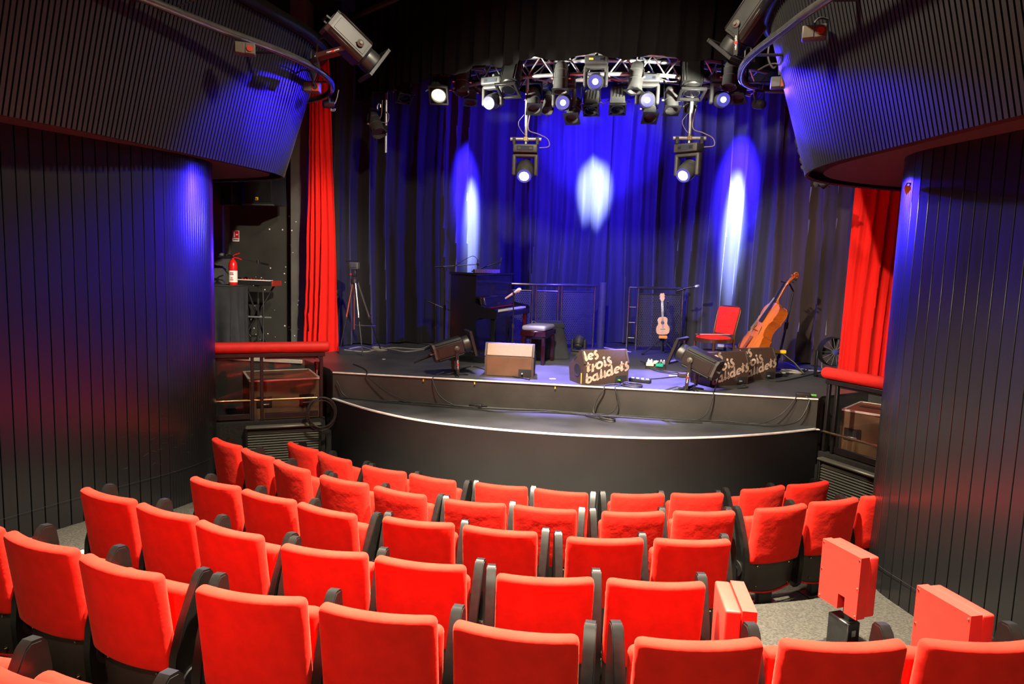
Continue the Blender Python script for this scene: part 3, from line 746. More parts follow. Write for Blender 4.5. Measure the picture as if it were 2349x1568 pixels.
MB().tube([(.01, 0, .385), (.07, 0, .375), (.13, 0, .355)], .008, 8).build('carry_handle', 'ext_red', e)
MB().tube([(-.02, 0, .385), (-.08, -.01, .38), (-.20, -.02, .385)], .018, 8).build('discharge_horn', 'black_plastic', e)
for i, (dx, lab) in enumerate(((-.28, 'loose black headset on the draped table edge'), )):
    h = thing('headset', lab, 'headset', (-4.95+dx+.04, 8.86, STG+.912))
    MB().tube([(-.08, 0, .01), (-.06, .05, .02), (0, .07, .025), (.06, .05, .02), (.08, 0, .01)], .01, 8).build('headband', 'black_plastic', h)
    for x in (-.08, .08): MB().lathe([(.035, 0), (.04, .012), (.03, .03)], 14, Matrix.Translation((x, 0, .0))).build('ear_pad', 'black_plastic', h)
kb = thing('stage_keyboard', 'small red-ended keyboard on a black X stand behind the draped table', 'keyboard', (-4.62, 9.38, STG), 0)
MB().box((0, 0, .94), (.60, .26, .07), .008).build('keyboard_body', 'black_plastic', kb)
MB().box((.307, 0, .94), (.025, .27, .08), .004).build('end_cheek', 'socket_red', kb)
MB().box((0, -.09, .979), (.55, .10, .012), .002).build('white_keys', 'ivory', kb)
for k in range(12): MB().cyl((-.26+k*.047, .07, .975), (-.26+k*.047, .07, .995), .012, None, 8).build('knob', 'ext_red' if k < 8 else 'black_plastic', kb)
MB().tube([(-.22, -.1, .02), (.22, .1, .9)], .014, 8).build('stand_leg', 'black_metal', kb); MB().tube([(.22, -.1, .02), (-.22, .1, .9)], .014, 8).build('stand_leg', 'black_metal', kb)
MB().tube([(-.12, -.12, .45), (.28, -.12, .45)], .012, 8).build('stand_bar', 'alu', kb)
MB().tube([(.02, -.10, .90), (.12, -.12, .91), (.17, -.14, .84), (.18, -.14, .5), (.17, -.14, .1), (.24, -.14, -.0+.03)], .012, 8).build('stand_tube', 'black_metal', kb)

def stick(pts, r, name, m, parent): return MB().tube(pts, r, 8).build(name, m, parent)
def mic_stand(base, label, pole_top, boom=None, tripod=.28, kind='handheld', mdir=(1, 0, .6), cable=None, mcol='black_plastic', group='microphone stands', base_plate=False):
    rt = thing('microphone_stand', label, 'mic stand', base, 0, group); P = Vector(pole_top)-Vector(base)
    stick([(P.x*.0, P.y*.0, .10), (P.x, P.y, P.z*.55)], .011, 'lower_pole', 'black_metal', rt) if False else None
    stick([(0, 0, .06), P*.55], .012, 'lower_pole', 'black_metal', rt); stick([P*.5, P], .008, 'upper_pole', 'black_metal', rt)
    MB().cyl(P*.52, P*.58, .018, None, 10).build('height_clutch', 'black_plastic', rt)
    if base_plate: MB().lathe([(.13, 0), (.13, .012), (.03, .03), (.015, .06)], 20).build('base_plate', 'black_metal', rt)
    else:
        for k in range(3):
            a = R(25+120*k); stick([(0, 0, .13), (math.cos(a)*tripod*.6, math.sin(a)*tripod*.6, .05), (math.cos(a)*tripod, math.sin(a)*tripod, .012)], .010, 'leg', 'black_metal', rt)
        MB().cyl((0, 0, .09), (0, 0, .17), .022, None, 10).build('leg_collar', 'black_plastic', rt)
    top = P
    if boom:
        b0, b1 = Vector(boom[0])-Vector(base), Vector(boom[1])-Vector(base)
        stick([b0, b1], .0075, 'boom_arm', 'rail_tube', rt); d = (b1-b0).normalized(); MB().cyl(b0, b0+d*.12, .013, None, 10).build('counterweight', 'black_metal', rt)
        MB().cyl(P-Vector((0, 0, .02)), P+Vector((0, 0, .03)), .02, None, 10).build('boom_joint', 'black_plastic', rt); top = b1
    if kind:
        d = Vector(mdir).normalized(); T = aim_matrix(top, d)
        cp = MB().box(top, (.035, .035, .035), .006).build('mic_clip', 'black_plastic', rt)
        if kind == 'handheld':
            m = MB().lathe([(.010, -.14), (.013, -.12), (.016, .02), (.020, .04)], 14, T).build('microphone', mcol, rt); MB().lathe([(.020, .04), (.027, .065), (.027, .085), (.018, .105), (.004, .11)], 14, T).build('mic_head', 'mic_beige' if mcol == 'mic_beige' else 'alu', m)
        else:
            m = MB().lathe([(.009, -.07), (.010, -.05), (.0105, .07), (.006, .075)], 12, T).build('microphone', 'rail_tube', rt)
        if cable: MB().tube(spline([Vector(c)-Vector(base) for c in cable], 8), .004, 6).build('mic_cable', 'cable_black', rt)
    return rt
b = at(592, 780, 9.3); b.z = STG
mic_stand(b, 'black boom microphone stand by the draped table on the left', at(592, 601, 9.3), (at(616, 607, 9.3), at(520, 585, 9.3)), kind='handheld', mdir=(-1, 0, .05))

# ------------------------------------------------------------------ camera on tripod
tp = thing('camera_tripod', 'small video camera on a chrome and black tripod by the red curtain', 'tripod', (*[at(812, 800, 9.15)[i] for i in (0, 1)], STG))
for a, r_ in ((200, .20), (320, .24), (60, .50)):
    a = R(a); x, y = math.cos(a)*r_, math.sin(a)*r_
    lg = stick([(x*.1, y*.1, 1.02), (x*.55, y*.55, .5)], .016, 'leg', 'rail_tube', tp)
    stick([(x*.5, y*.5, .55), (x, y, .012)], .010, 'leg_tip', 'black_metal', lg); MB().box((x*.55, y*.55, .5), (.04, .04, .05), .006).build('leg_clamp', 'black_plastic', lg)
MB().cyl((0, 0, .35), (0, 0, 1.06), .014, None, 10).build('centre_column', 'rail_tube', tp)
MB().lathe([(.03, .98), (.05, 1.0), (.05, 1.05), (.025, 1.08)], 14).build('crown', 'black_plastic', tp)
stick([(0, 0, .42), (.10, .06, .40), (.24, .20, .39)], .008, 'spreader', 'rail_tube', tp)
hd = MB().box((0, 0, 1.13), (.06, .06, .09), .01).build('tripod_head', 'black_plastic', tp)
MB().box((-.045, -.02, 1.115), (.03, .025, .025), .004).build('red_knob', 'socket_red', hd)
cb = MB().rbox((0, 0, 1.235), (.13, .09, .10), .015, (2, 2, 2)).build('video_camera', 'fixture_grey', tp)
MB().box((.0, -.050, 1.237), (.085, .012, .055), .003).build('camera_screen', 'screen_dark', cb)
MB().box((-.085, -.01, 1.235), (.035, .03, .05), .006).build('side_grip', 'black_plastic', cb)
stick([(-.13, 0, 1.295), (.05, 0, 1.30)], .006, 'top_bar', 'black_metal', cb)

# ------------------------------------------------------------------ upright piano
pn = thing('upright_piano', 'black polished upright piano with open keyboard at stage left', 'piano', (-1.29, 8.92, STG), math.atan2(.98, .19))
W, H, D = 1.48, 1.20, .36
def yz(poly, x0, x1): return MB().prism(poly, x0, x1, Matrix(((0, 0, 1, 0), (1, 0, 0, 0), (0, 1, 0, 0), (0, 0, 0, 1))))
side = [(.36, 0), (.36, H-.03), (0, H-.03), (0, .80), (-.05, .77), (-.15, .745), (-.27, .735), (-.30, .71), (-.30, .60), (-.05, .60), (-.0, .56), (0, 0)]
for x in (0, W-.05): yz(side, x, x+.05).build('side_panel', 'piano_black', pn)
MB().box((W/2, .17, H-.015), (W+.05, .42, .03), .006).build('top_lid', 'piano_black', pn)
MB().box((W/2, .012, .98), (W-.1, .02, .37), .004).build('upper_panel', 'piano_black', pn)
MB().box((W/2, -.02, .865), (W-.12, .06, .03), .006).build('music_shelf', 'piano_black', pn)
MB().box((W/2, .02, .30), (W-.1, .02, .54), .004).build('lower_panel', 'piano_black', pn)
MB().box((W/2, .30, .6), (W-.1, .02, 1.1)).build('back_board', 'black_paint', pn)
MB().box((W/2, -.14, .635), (W-.1, .31, .06), .005).build('key_bed', 'piano_black', pn)
MB().box((W/2, -.29, .655), (W-.1, .02, .05), .004).build('key_slip', 'piano_black', pn)
fb = MB().box((W/2, -.045, .80), (W-.12, .022, .17), .004, None, (R(-14), 0, 0)).build('fallboard', 'piano_black', pn)
mk = bpy.data.objects.new('maker_lettering', text_mesh('YAMAHA', .034, Matrix.Translation((W/2, -.064, .77)) @ Matrix.Rotation(R(90-14), 4, 'X'), 'brass')); COL.objects.link(mk); mk.parent = fb
MB().box((W/2, -.07, .722), (W-.14, .012, .012)).build('felt_strip', 'sign_red', pn)
for x in (.09, W-.09): MB().box((x, -.18, .70), (.07, .2, .075), .006).build('key_block', 'piano_black', pn)
MB().box((.14, -.075, .82), (.03, .02, .10), .004, None, (R(-14), 0, 0)).build('brass_hinge', 'brass', fb)
mb = MB()
for k in range(52): mb.box((.135+k*.0233+.0116, -.205, .695), (.0222, .15, .022), .002)
tag(mb.build('white_keys', 'ivory', pn), None, None, None, 'stuff')
mb = MB(); pat = [0, 1, 3, 4, 5]
for k in range(51):
    if k % 7 in (0, 2, 3, 5, 6): mb.box((.135+(k+1)*.0233, -.165, .712), (.012, .09, .018), .003)
tag(mb.build('black_keys', 'black_gloss', pn), None, None, None, 'stuff')
for x in (.045, W-.045):
    MB().box((x, -.245, .30), (.055, .06, .60), .006).build('leg', 'piano_black', pn); MB().box((x, -.13, .035), (.07, .33, .07), .008).build('toe', 'piano_black', pn)
MB().box((W/2, .17, .05), (W, .36, .06), .004).build('plinth', 'piano_black', pn)
for x in (W/2-.12, W/2, W/2+.12): MB().box((x, -.06, .05), (.035, .13, .012), .004).build('pedal', 'brass', pn)
rk = thing('patterned_bar', 'narrow purple latticed bar lying on the piano lid', 'bar', (-1.29, 8.92, STG+H), math.atan2(.98, .19))
MB().box((.55, .06, .022), (.98, .03, .042), .003).build('bar_body', 'black_plastic', rk)
mb = MB()
for k in range(16): mb.box((.09+k*.062, .043, .022), (.008, .006, .042))
mb.box((.55, .043, .022), (.98, .006, .006)); mb.box((.55, .043, .040), (.98, .006, .005)); mb.box((.55, .043, .004), (.98, .006, .005))
mat('purple_trim', (.42, .22, .55), .5); tag(mb.build('lattice_trim', 'purple_trim', rk), None, None, None, 'stuff')

st = thing('piano_stool', 'dark red polished piano stool with pale padded top', 'stool', (-.47, 9.28, STG), math.atan2(.98, .19))
MB().rbox((0, 0, .485), (.52, .33, .07), .03, (4, 3, 1), None, lambda p: (p.x, p.y, p.z+(.012*(1-(p.x/.26)**2)*(1-(p.y/.165)**2) if p.z > .49 else 0))).build('padded_top', 'stool_pad' if 'stool_pad' in M else 'fixture_grey', st, 60)
MB().box((0, 0, .415), (.54, .35, .07), .006).build('apron', 'mahogany', st)
MB().box((0, 0, .36), (.44, .28, .04), .004).build('lift_box', 'mahogany', st)
for x in (-.235, .235):
    for y in (-.14, .14): MB().box((x, y, .185), (.045, .045, .37), .005).build('leg', 'mahogany', st)
for s_ in (-1, 1): MB().lathe([(.032, 0), (.036, .012), (.030, .03)], 16, Matrix.Translation((s_*.27, 0, .415)) @ Matrix.Rotation(s_*PI/2, 4, 'Y')).build('height_knob', 'mahogany', st)

cv = thing('covered_box', 'low box draped in black cloth with a grey lid behind the piano stool', 'box', (-.37, 9.92, STG), R(8))
def sk(u, v):
    a = 2*PI*u; c_, s_ = math.cos(a), math.sin(a); p = 6
    k = (abs(c_)**p+abs(s_)**p)**(-1/p); w = .20+.09*(1-v)+.012*(1-v)*math.sin(u*50)
    return (c_*k*w, s_*k*(w-.03), .005+.44*v)
mb = MB(); mb.grid(72, 6, sk); mb.build('cloth_drape', 'black_cloth', cv, 70)
MB().rbox((0, .0, .46), (.42, .34, .05), .02, (3, 3, 1)).build('cloth_top', 'black_cloth', cv)
MB().box((.0, .02, .50), (.40, .27, .022), .006, None, (R(6), 0, 0)).build('grey_lid', 'fixture_grey', cv)
MB().tube(spline([(-.20, -.05, .50), (-.25, -.08, .52), (-.27, -.12, .45), (-.28, -.14, .3)], 6), .005, 6).build('lead', 'cable_pale', cv)

# ------------------------------------------------------------------ crowd barriers with perforated panels
def barrier(label, pts, y_bow, name='crowd_barrier', post=None, group='perforated barriers at the back of the stage'):
    c = Vector(pts[0]); rt = thing(name, label, 'barrier', (c.x, c.y, STG), 0, group); H_ = 1.02
    Q = [Vector((p[0]-c.x, p[1]-c.y, 0)) for p in pts]
    MB().tube([q+Vector((0, 0, H_)) for q in spline(Q, 6)], .024, 10).build('top_rail', 'rail_tube', rt)
    for a, b in zip(Q, Q[1:]):
        d = (b-a); L = d.length; t = d.normalized(); nn = Vector((t.y, -t.x, 0))
        for q in (a+t*.03, b-t*.03): MB().cyl((q.x, q.y, 0), (q.x, q.y, H_), .019, None, 10).build('upright', 'rail_tube', rt)
        for z in (.06, .92): MB().cyl(a+t*.03+Vector((0, 0, z)), b-t*.03+Vector((0, 0, z)), .012, None, 8).build('cross_bar', 'rail_tube', rt)
        mb = MB(); N = 12; g0, g1 = .07, .91
        def fn(u, v):
            p = a+t*(.05+(L-.1)*u)+nn*(y_bow*math.sin(PI*u)); return (p.x, p.y, g0+(g1-g0)*v)
        mb.grid(N, 1, fn); o = mb.build('perforated_panel', 'perforated_steel', rt, 80)
        uv = o.data.uv_layers.new(name='UVMap'); vs_ = o.data.vertices
        for l in o.data.loops:
            p = vs_[l.vertex_index].co; uv.data[l.index].uv = ((Vector((p.x, p.y, 0))-a).dot(t)+5, p.z+5)
    if post:
        q = Vector((post[0]-c.x, post[1]-c.y, 0)); MB().cyl(q, q+Vector((0, 0, 1.08)), .065, None, 20).build('thick_post', 'fixture_grey', rt)
    return rt
def pl2(px, y): p = at(px, 720, y); return (p.x, p.y)
barrier('perforated steel crowd barrier with a thick end post, behind the piano stool', [pl2(1150, 10.75), pl2(1224, 10.85), pl2(1283, 11.0), pl2(1366, 11.35)], .05, post=pl2(1380, 11.4))
br = barrier('perforated steel crowd barrier with doubled uprights, behind the ukulele', [pl2(1458, 11.25), pl2(1568, 11.5)], .0)
q = Vector((*pl2(1441, 11.25), 0))-Vector((*pl2(1458, 11.25), 0))
MB().cyl(q, q+Vector((0, 0, 1.02)), .019, None, 10).build('upright', 'rail_tube', br)
for z in (.2, .45, .7, 1.02): MB().cyl(q+Vector((0, 0, z)), Vector((0, 0, z)), .010, None, 8).build('rung', 'rail_tube', br)

# ------------------------------------------------------------------ microphones around the piano and in front of the chair
b = at(1176, 760, 8.85); b.z = STG
mic_stand(b, 'straight stand with a beige vocal microphone in front of the piano keys', at(1179, 672, 8.85), None, .22, 'handheld', (.55, -.1, .36), None, 'mic_beige', base_plate=True)
b = at(1019, 780, 9.6); b.z = STG
mic_stand(b, 'tall boom stand left of the piano with a pencil microphone over the lid', at(1021, 618, 9.6), (at(998, 612, 9.6), at(1096, 606, 9.7)), .28, 'pencil', (.05, 0, -1), [at(1097, 596, 9.7), at(1085, 587, 9.7), at(1065, 596, 9.68), at(1045, 608, 9.62), at(1021, 618, 9.6)])
b = at(1088, 740, 10.75); b.z = STG
mic_stand(b, 'boom stand behind the piano with a pencil microphone pointing down', at(1088, 622, 10.75), (at(1082, 623, 10.75), at(1148, 600, 10.7)), .22, 'pencil', (-.2, 0, -1), [at(1152, 588, 10.7), at(1140, 594, 10.7), at(1115, 610, 10.7), at(1088, 622, 10.75)])
b = at(999, 780, 9.75); b.z = STG
mic_stand(b, 'low boom stand beside the left flank of the piano', at(999, 704, 9.75), (at(982, 691, 9.75), at(1032, 712, 9.75)), .24, None)
b = at(1560, 780, 10.9); b.z = STG
mic_stand(b, 'boom stand with a silver-headed microphone behind the ukulele', at(1563, 664, 10.9), (at(1552, 667, 10.9), at(1588, 658, 10.85)), .26, 'handheld', (1, -.05, .22))

# ------------------------------------------------------------------ stage monitors with the painted name
def stroke_polys(pts, ws):
    out = []
    for i in range(len(pts)-1):
        a = Vector(pts[i]); b = Vector(pts[i+1]); d = (b-a).normalized(); n = Vector((-d.y, d.x)); wa, wb = ws[i]*.56, ws[i+1]*.56
        out.append([a+n*wa, b+n*wb, b-n*wb, a-n*wa][::-1])
        if i: out.append([a+Vector((math.cos(t), math.sin(t)))*wa for t in [2*PI*k/10 for k in range(10)]])
    return out
def ring_polys(cx, cy, ro, ri, a0=0, a1=360):
    n = max(6, int((a1-a0)/20)); out = []
    for k in range(n):
        t0 = R(a0+(a1-a0)*k/n); t1 = R(a0+(a1-a0)*(k+1)/n)
        out.append([Vector((cx+math.cos(t)*r, cy+math.sin(t)*r)) for t, r in ((t0, ri), (t0, ro), (t1, ro), (t1, ri))])
    return out
foot = lambda x, y: [[Vector((x-.16, y+.22)), Vector((x-.17, y)), Vector((x+.02, y-.16)), Vector((x+.34, y+.06)), Vector((x+.36, y+.22)), Vector((x+.17, y+.12))]]
GL = {
    'l': stroke_polys([(.10, 1.50), (.18, .8), (.24, .15)], [.14, .34, .36])+foot(.24, .12),
    'e': ring_polys(.5, .5, .52, .22, 0, 310)+[[Vector((.10, .36)), Vector((.98, .46)), Vector((1.02, .60)), Vector((.12, .56))]],
    's': stroke_polys([(.66, .98), (.50, 1.06), (.34, 1.02), (.22, .84), (.32, .62), (.52, .46), (.58, .24), (.46, .05), (.26, -.03), (.08, .12)], [.10, .24, .32, .32, .34, .34, .33, .32, .26, .08]),
    't': stroke_polys([(.28, 1.40), (.32, .9), (.34, .15)], [.14, .34, .36])+[[Vector((-.06, .92)), Vector((.20, 1.10)), Vector((.70, 1.06)), Vector((.62, .88)), Vector((.2, .86))]]+foot(.34, .12),
    'r': stroke_polys([(.16, 1.05), (.20, .5), (.20, -.08)], [.22, .34, .34])+[[Vector((.2, .30)), Vector((.72, 1.12)), Vector((.80, .80)), Vector((.38, .36))]],
    'o': ring_polys(.52, .5, .56, .25),
    'i': stroke_polys([(.20, .98), (.24, .5), (.28, .15)], [.16, .34, .36])+ring_polys(.20, 1.28, .19, 0.0)+foot(.28, .10),
    'b': stroke_polys([(.12, 1.48), (.16, .8), (.18, .15)], [.14, .34, .36])+ring_polys(.50, .44, .50, .20, -150, 130),
    'a': ring_polys(.46, .5, .52, .22, 40, 340)+stroke_polys([(.66, 1.05), (.76, .5), (.82, .10)], [.2, .30, .32])+foot(.82, .06),
    'u': stroke_polys([(.14, 1.40), (.18, .7), (.20, .15)], [.14, .34, .36])+foot(.22, .12)+stroke_polys([(.70, 1.05), (.76, .5), (.80, .12)], [.14, .32, .34])+foot(.80, .08),
    'd': ring_polys(.44, .46, .50, .20, 40, 330)+stroke_polys([(.72, 1.48), (.78, .8), (.84, .12)], [.14, .32, .34])+foot(.84, .08),
}
LINES = [('les', [(.004, .268), (.046, .278), (.128, .296)], .082), ('trois', [(.014, .140), (.084, .152), (.141, .172), (.236, .198), (.284, .214)], .084),
         ('baudets', [(.018, .012), (.100, .036), (.196, .062), (.281, .086), (.376, .112), (.450, .138), (.512, .152)], .084)]
def clip(poly, a, keep_above):
    out = []; n = len(poly)
    for i in range(n):
        p, q = poly[i], poly[(i+1) % n]; ip = (p.y >= a) == keep_above or p.y == a; iq = (q.y >= a) == keep_above or q.y == a
        if ip: out.append(p)
        if ip != iq: t = (a-p.y)/(q.y-p.y); out.append(p.lerp(q, t))
    return out
def wedge(loc, rz, label, logo, face='wedge_brown'):
    rt = thing('stage_monitor', label, 'speaker', loc, rz, 'wedge stage monitors')
    W = .56; prof = [(0, 0), (0, .245), (.065, .385), (.10, .392), (.34, .21), (.37, .17), (.33, 0)]
    T = Matrix(((0, 0, 1, 0), (1, 0, 0, 0), (0, 1, 0, 0), (0, 0, 0, 1)))
    MB().prism(prof, 0, W, T).build('cabinet', 'wedge_brown', rt)
    for x in (-.006, W+.006):
        pr = [(y*1.0, z) for y, z in prof]; MB().prism(pr, x-.006, x+.006, T).build('end_board', 'wedge_brown', rt)
        for y in (.0,): MB().box((x, .03, .315), (.02, .012, .17), .003, None, (R(-25), 0, 0)).build('edge_trim', 'case_dark', rt)
        sp = MB().lathe([(.075, 0), (.078, .004), (.07, .006), (.05, -.004), (.02, .0), (.0005, .003)], 24, Matrix.Translation((x-.0065 if x < 0 else x+.0065, .155, .155)) @ Matrix.Rotation(-PI/2 if x < 0 else PI/2, 4, 'Y')).build('side_port', 'cone_dark', rt)
        MB().box((x+(-.006 if x < 0 else .006), .21, .285), (.006, .085, .028), .002, None, (R(-37), 0, 0)).build('handle_slot', 'black_paint', rt)
    n = Vector((0, -.14, .065)).normalized()
    if not logo:
        sl = math.atan2(.065, .14)
        MB().box((W/2, .0325-.003, .315+.002), (W-.03, .006, .148), .002, None, (-sl, 0, 0)).build('speaker_grille', 'wedge_grille', rt)
        MB().box((W/2, -.002, .12), (W-.03, .005, .225), .002).build('front_board', 'case_brown', rt)
    MB().box((W-.09, -.003, .055), (.15, .008, .085), .002).build('connector_plate', 'black_paint', rt)
    MB().cyl((W-.12, -.006, .045), (W-.12, -.035, .05), .010, None, 10).build('plug', 'lime' if loc[0] < 1 and logo else 'alu', rt)
    if logo:
        mb = MB(); a = .245; s_, c_ = math.sin(math.atan2(.065, .14)), math.cos(math.atan2(.065, .14))
        for word, pos, h in LINES:
            for ch, (ux, vy) in zip(word, pos):
                for poly in GL[ch]:
                    P = [Vector((ux+p.x*h, vy+p.y*h*.98+p.x*h*.26)) for p in poly]
                    for up in (False, True):
                        q = clip(P, a, up)
                        if len(q) < 3: continue
                        vs = []
                        for p in q:
                            if up: vs.append((p.x, (p.y-a)*s_-.0022*c_, a+(p.y-a)*c_+.0022*s_))
                            else: vs.append((p.x, -.0022, p.y))
                        k = len(vs); mb.add(vs, [tuple(range(k))])
        tag(mb.build('painted_name', 'decal_cream', rt), 'cream lettering reading les trois baudets', None)
    return rt
wedge((-.96, 7.92, STG), R(2), 'brown wedge monitor with beige grille, leftmost on the stage front', False)
w2 = wedge((.22, 7.63, STG), R(30), 'wedge monitor lettered les trois baudets, alone at centre stage', True)
wedge((1.66, 8.0, STG), R(34), 'lettered wedge monitor partly hidden by the right floor spotlight', True)
wedge((2.10, 8.56, STG), R(33), 'lettered wedge monitor in front of the cello', True)
MB().box((-.013, .05, .07), (.004, .016, .12)).build('yellow_tape', 'yellow', w2)

# ------------------------------------------------------------------ lighting fixtures (shared builders)
def yoke_pts(T, half, back, anchor, n=1):
    L = T @ Vector((-half, 0, back)); Rr = T @ Vector((half, 0, back)); return L, Rr
def U_yoke(rt, T, half, along, top, name='yoke', m='black_metal', w=.03, drop=.0):
    # flat U bracket from both flanks of the body to the bar below/above at 'top'
    a = T @ Vector((-half, 0, along)); b = T @ Vector((half, 0, along)); top = Vector(top); d = (b-a)/2
    a2 = top-d; b2 = top+d
    mb = MB()
    for p, q in ((a, a2), (a2, b2), (b2, b)):
        dd = (q-p); L = dd.length; mt = aim_matrix((p+q)/2, dd, (T.to_3x3() @ Vector((0, 0, 1)))); mb.box((0, 0, 0), (.008 if (p-q).length > 0 and p is not a2 else w, w, L+.006) if p is not a2 else (w, .008, L+.006), .0, mt)
    return mb.build(name, m, rt)
def profile_spot(loc, aim, label, yoke_top, length=.46, s=1.0, clamp=True, floor=False, logo=True, mb_m='fixture_black', group='theatre profile spotlights'):
    rt = thing('profile_spotlight', label, 'spotlight', loc, 0, group); T = aim_matrix((0, 0, 0), aim)
    w, h = .115*s, .105*s; L = length
    octo = [(-w, -h*.62), (-w*.62, -h), (w*.62, -h), (w, -h*.62), (w, h*.62), (w*.62, h), (-w*.62, h), (-w, h*.62)]
    MB().prism(octo, -L*.5, L*.20, T).build('lamp_house', mb_m, rt)
    for y in (-h*.80, h*.80):
        for x in (-1, 1): MB().box((x*w*.84, y, -L*.15), (.02*s, .02*s, L*.66), .003, T, (0, 0, R(45))).build('cooling_fin', 'black_metal', rt)
    for x in (-1, 1): MB().box((x*(w+.002), 0, -L*.15), (.006, h*1.0, L*.62), .002, T).build('side_plate', mb_m, rt)
    MB().lathe([(w*.80, L*.20), (w*.86, L*.22), (w*.78, L*.25), (w*.82, L*.31), (w*.82, L*.43), (w*.76, L*.44)], 22, T).build('lens_tube', mb_m, rt)
    fr = MB()
    f = w*1.12
    for x, y, sx, sy in ((0, f, 2*f+.03, .03), (0, -f, 2*f+.03, .03), (f, 0, .03, 2*f), (-f, 0, .03, 2*f)): fr.box((x, y, L*.46), (sx, sy, .035), .003, T)
    fr.build('colour_frame', 'black_metal', rt)
    MB().lathe([(w*.72, L*.445), (w*.4, L*.452), (.001, L*.455)], 20, T).build('lens', 'lens_dark', rt)
    MB().prism([(x*.96, y*.96) for x, y in octo], -L*.56, -L*.5, T).build('rear_cap', 'fixture_grey', rt)
    hb = MB(); hb.tube([(-w*.5, 0, -L*.56), (-w*.5, 0, -L*.63), (w*.5, 0, -L*.63), (w*.5, 0, -L*.56)], .010*s, 8, False, T); hb.build('rear_handle', 'fixture_grey', rt)
    for x in (-.03, 0, .03): MB().box((x, h*.45, -L*.562), (.008, .05, .006), 0, T).build('vent_slot', 'black_paint', rt)
    yt = Vector(yoke_top)-Vector(loc); yk = U_yoke(rt, T, w+.016, L*.02, yt, w=.034*s)
    for x in (-1, 1):
        k = MB().lathe([(.026*s, 0), (.030*s, .008), (.012*s, .022), (.012*s, .03)], 14, T @ Matrix.Translation((x*(w+.018), 0, L*.02)) @ Matrix.Rotation(x*PI/2, 4, 'Y')).build('tilt_knob', 'socket_cream', rt)
    for x in (-1, 1):
        # maker's lettering on the yoke arms
        a = T @ Vector((x*(w+.016), 0, L*.02)); a2 = yt+(T.to_3x3() @ Vector((x*(w+.016), 0, 0))); dd = (a2-a).normalized(); nx = (T.to_3x3() @ Vector((x, 0, 0))).normalized()
        xx = -dd if dd.z > 0 else dd
        xx = -xx; yy = nx.cross(xx); mt = Matrix((xx, yy, nx)).transposed().to_4x4(); mt.translation = a.lerp(a2, .62)+nx*.0055
        tg_ = text_mesh('robert juliat', .022*s, mt); o = bpy.data.objects.new('maker_lettering', tg_); COL.objects.link(o); o.parent = yk
        MB().cyl((0, 0, -.0002), (0, 0, .0004), .013*s, None, 14, mt).build('maker_mark', 'sign_red', yk)
    if floor:
        for k in range(4):
            a = R(20+90*k); MB().box((yt.x+math.cos(a)*.085, yt.y+math.sin(a)*.085, yt.z-.012), (.13, .04, .012), .003, None, (0, R(10), a)).build('foot', 'black_metal', rt)
    elif clamp:
        MB().tube([yt+Vector((0, 0, 0)), yt+Vector((0, 0, .06)), yt+Vector((.02, 0, .10)), yt+Vector((.05, 0, .09)), yt+Vector((.055, 0, .05))], .011, 8).build('hook_clamp', 'black_metal', rt)
    return rt
p = on(1045, 860); fy = Vector((p.x, max(p.y, 7.74), STG+.03))
f1 = profile_spot(fy+Vector((-.03, .0, .30)), (.86, .40, .27), 'black profile spotlight standing on the floor at the left stage front', fy, .46, 1.05, False, True)
p = on(1585, 893); fy2 = Vector((p.x, max(p.y, 7.74), STG+.03))
f2 = profile_spot(fy2+Vector((.03, .0, .31)), (-.80, .42, .34), 'black profile spotlight standing on the floor in front of the lettered monitors', fy2, .50, 1.12, False, True)
for k in range(2):
    MB().tube([Vector((-.20, -.02+.08*k, -.06-.03*k)), Vector((-.46, -.06+.12*k, -.20))], .010, 8).build('shutter_rod', 'black_metal', f1)

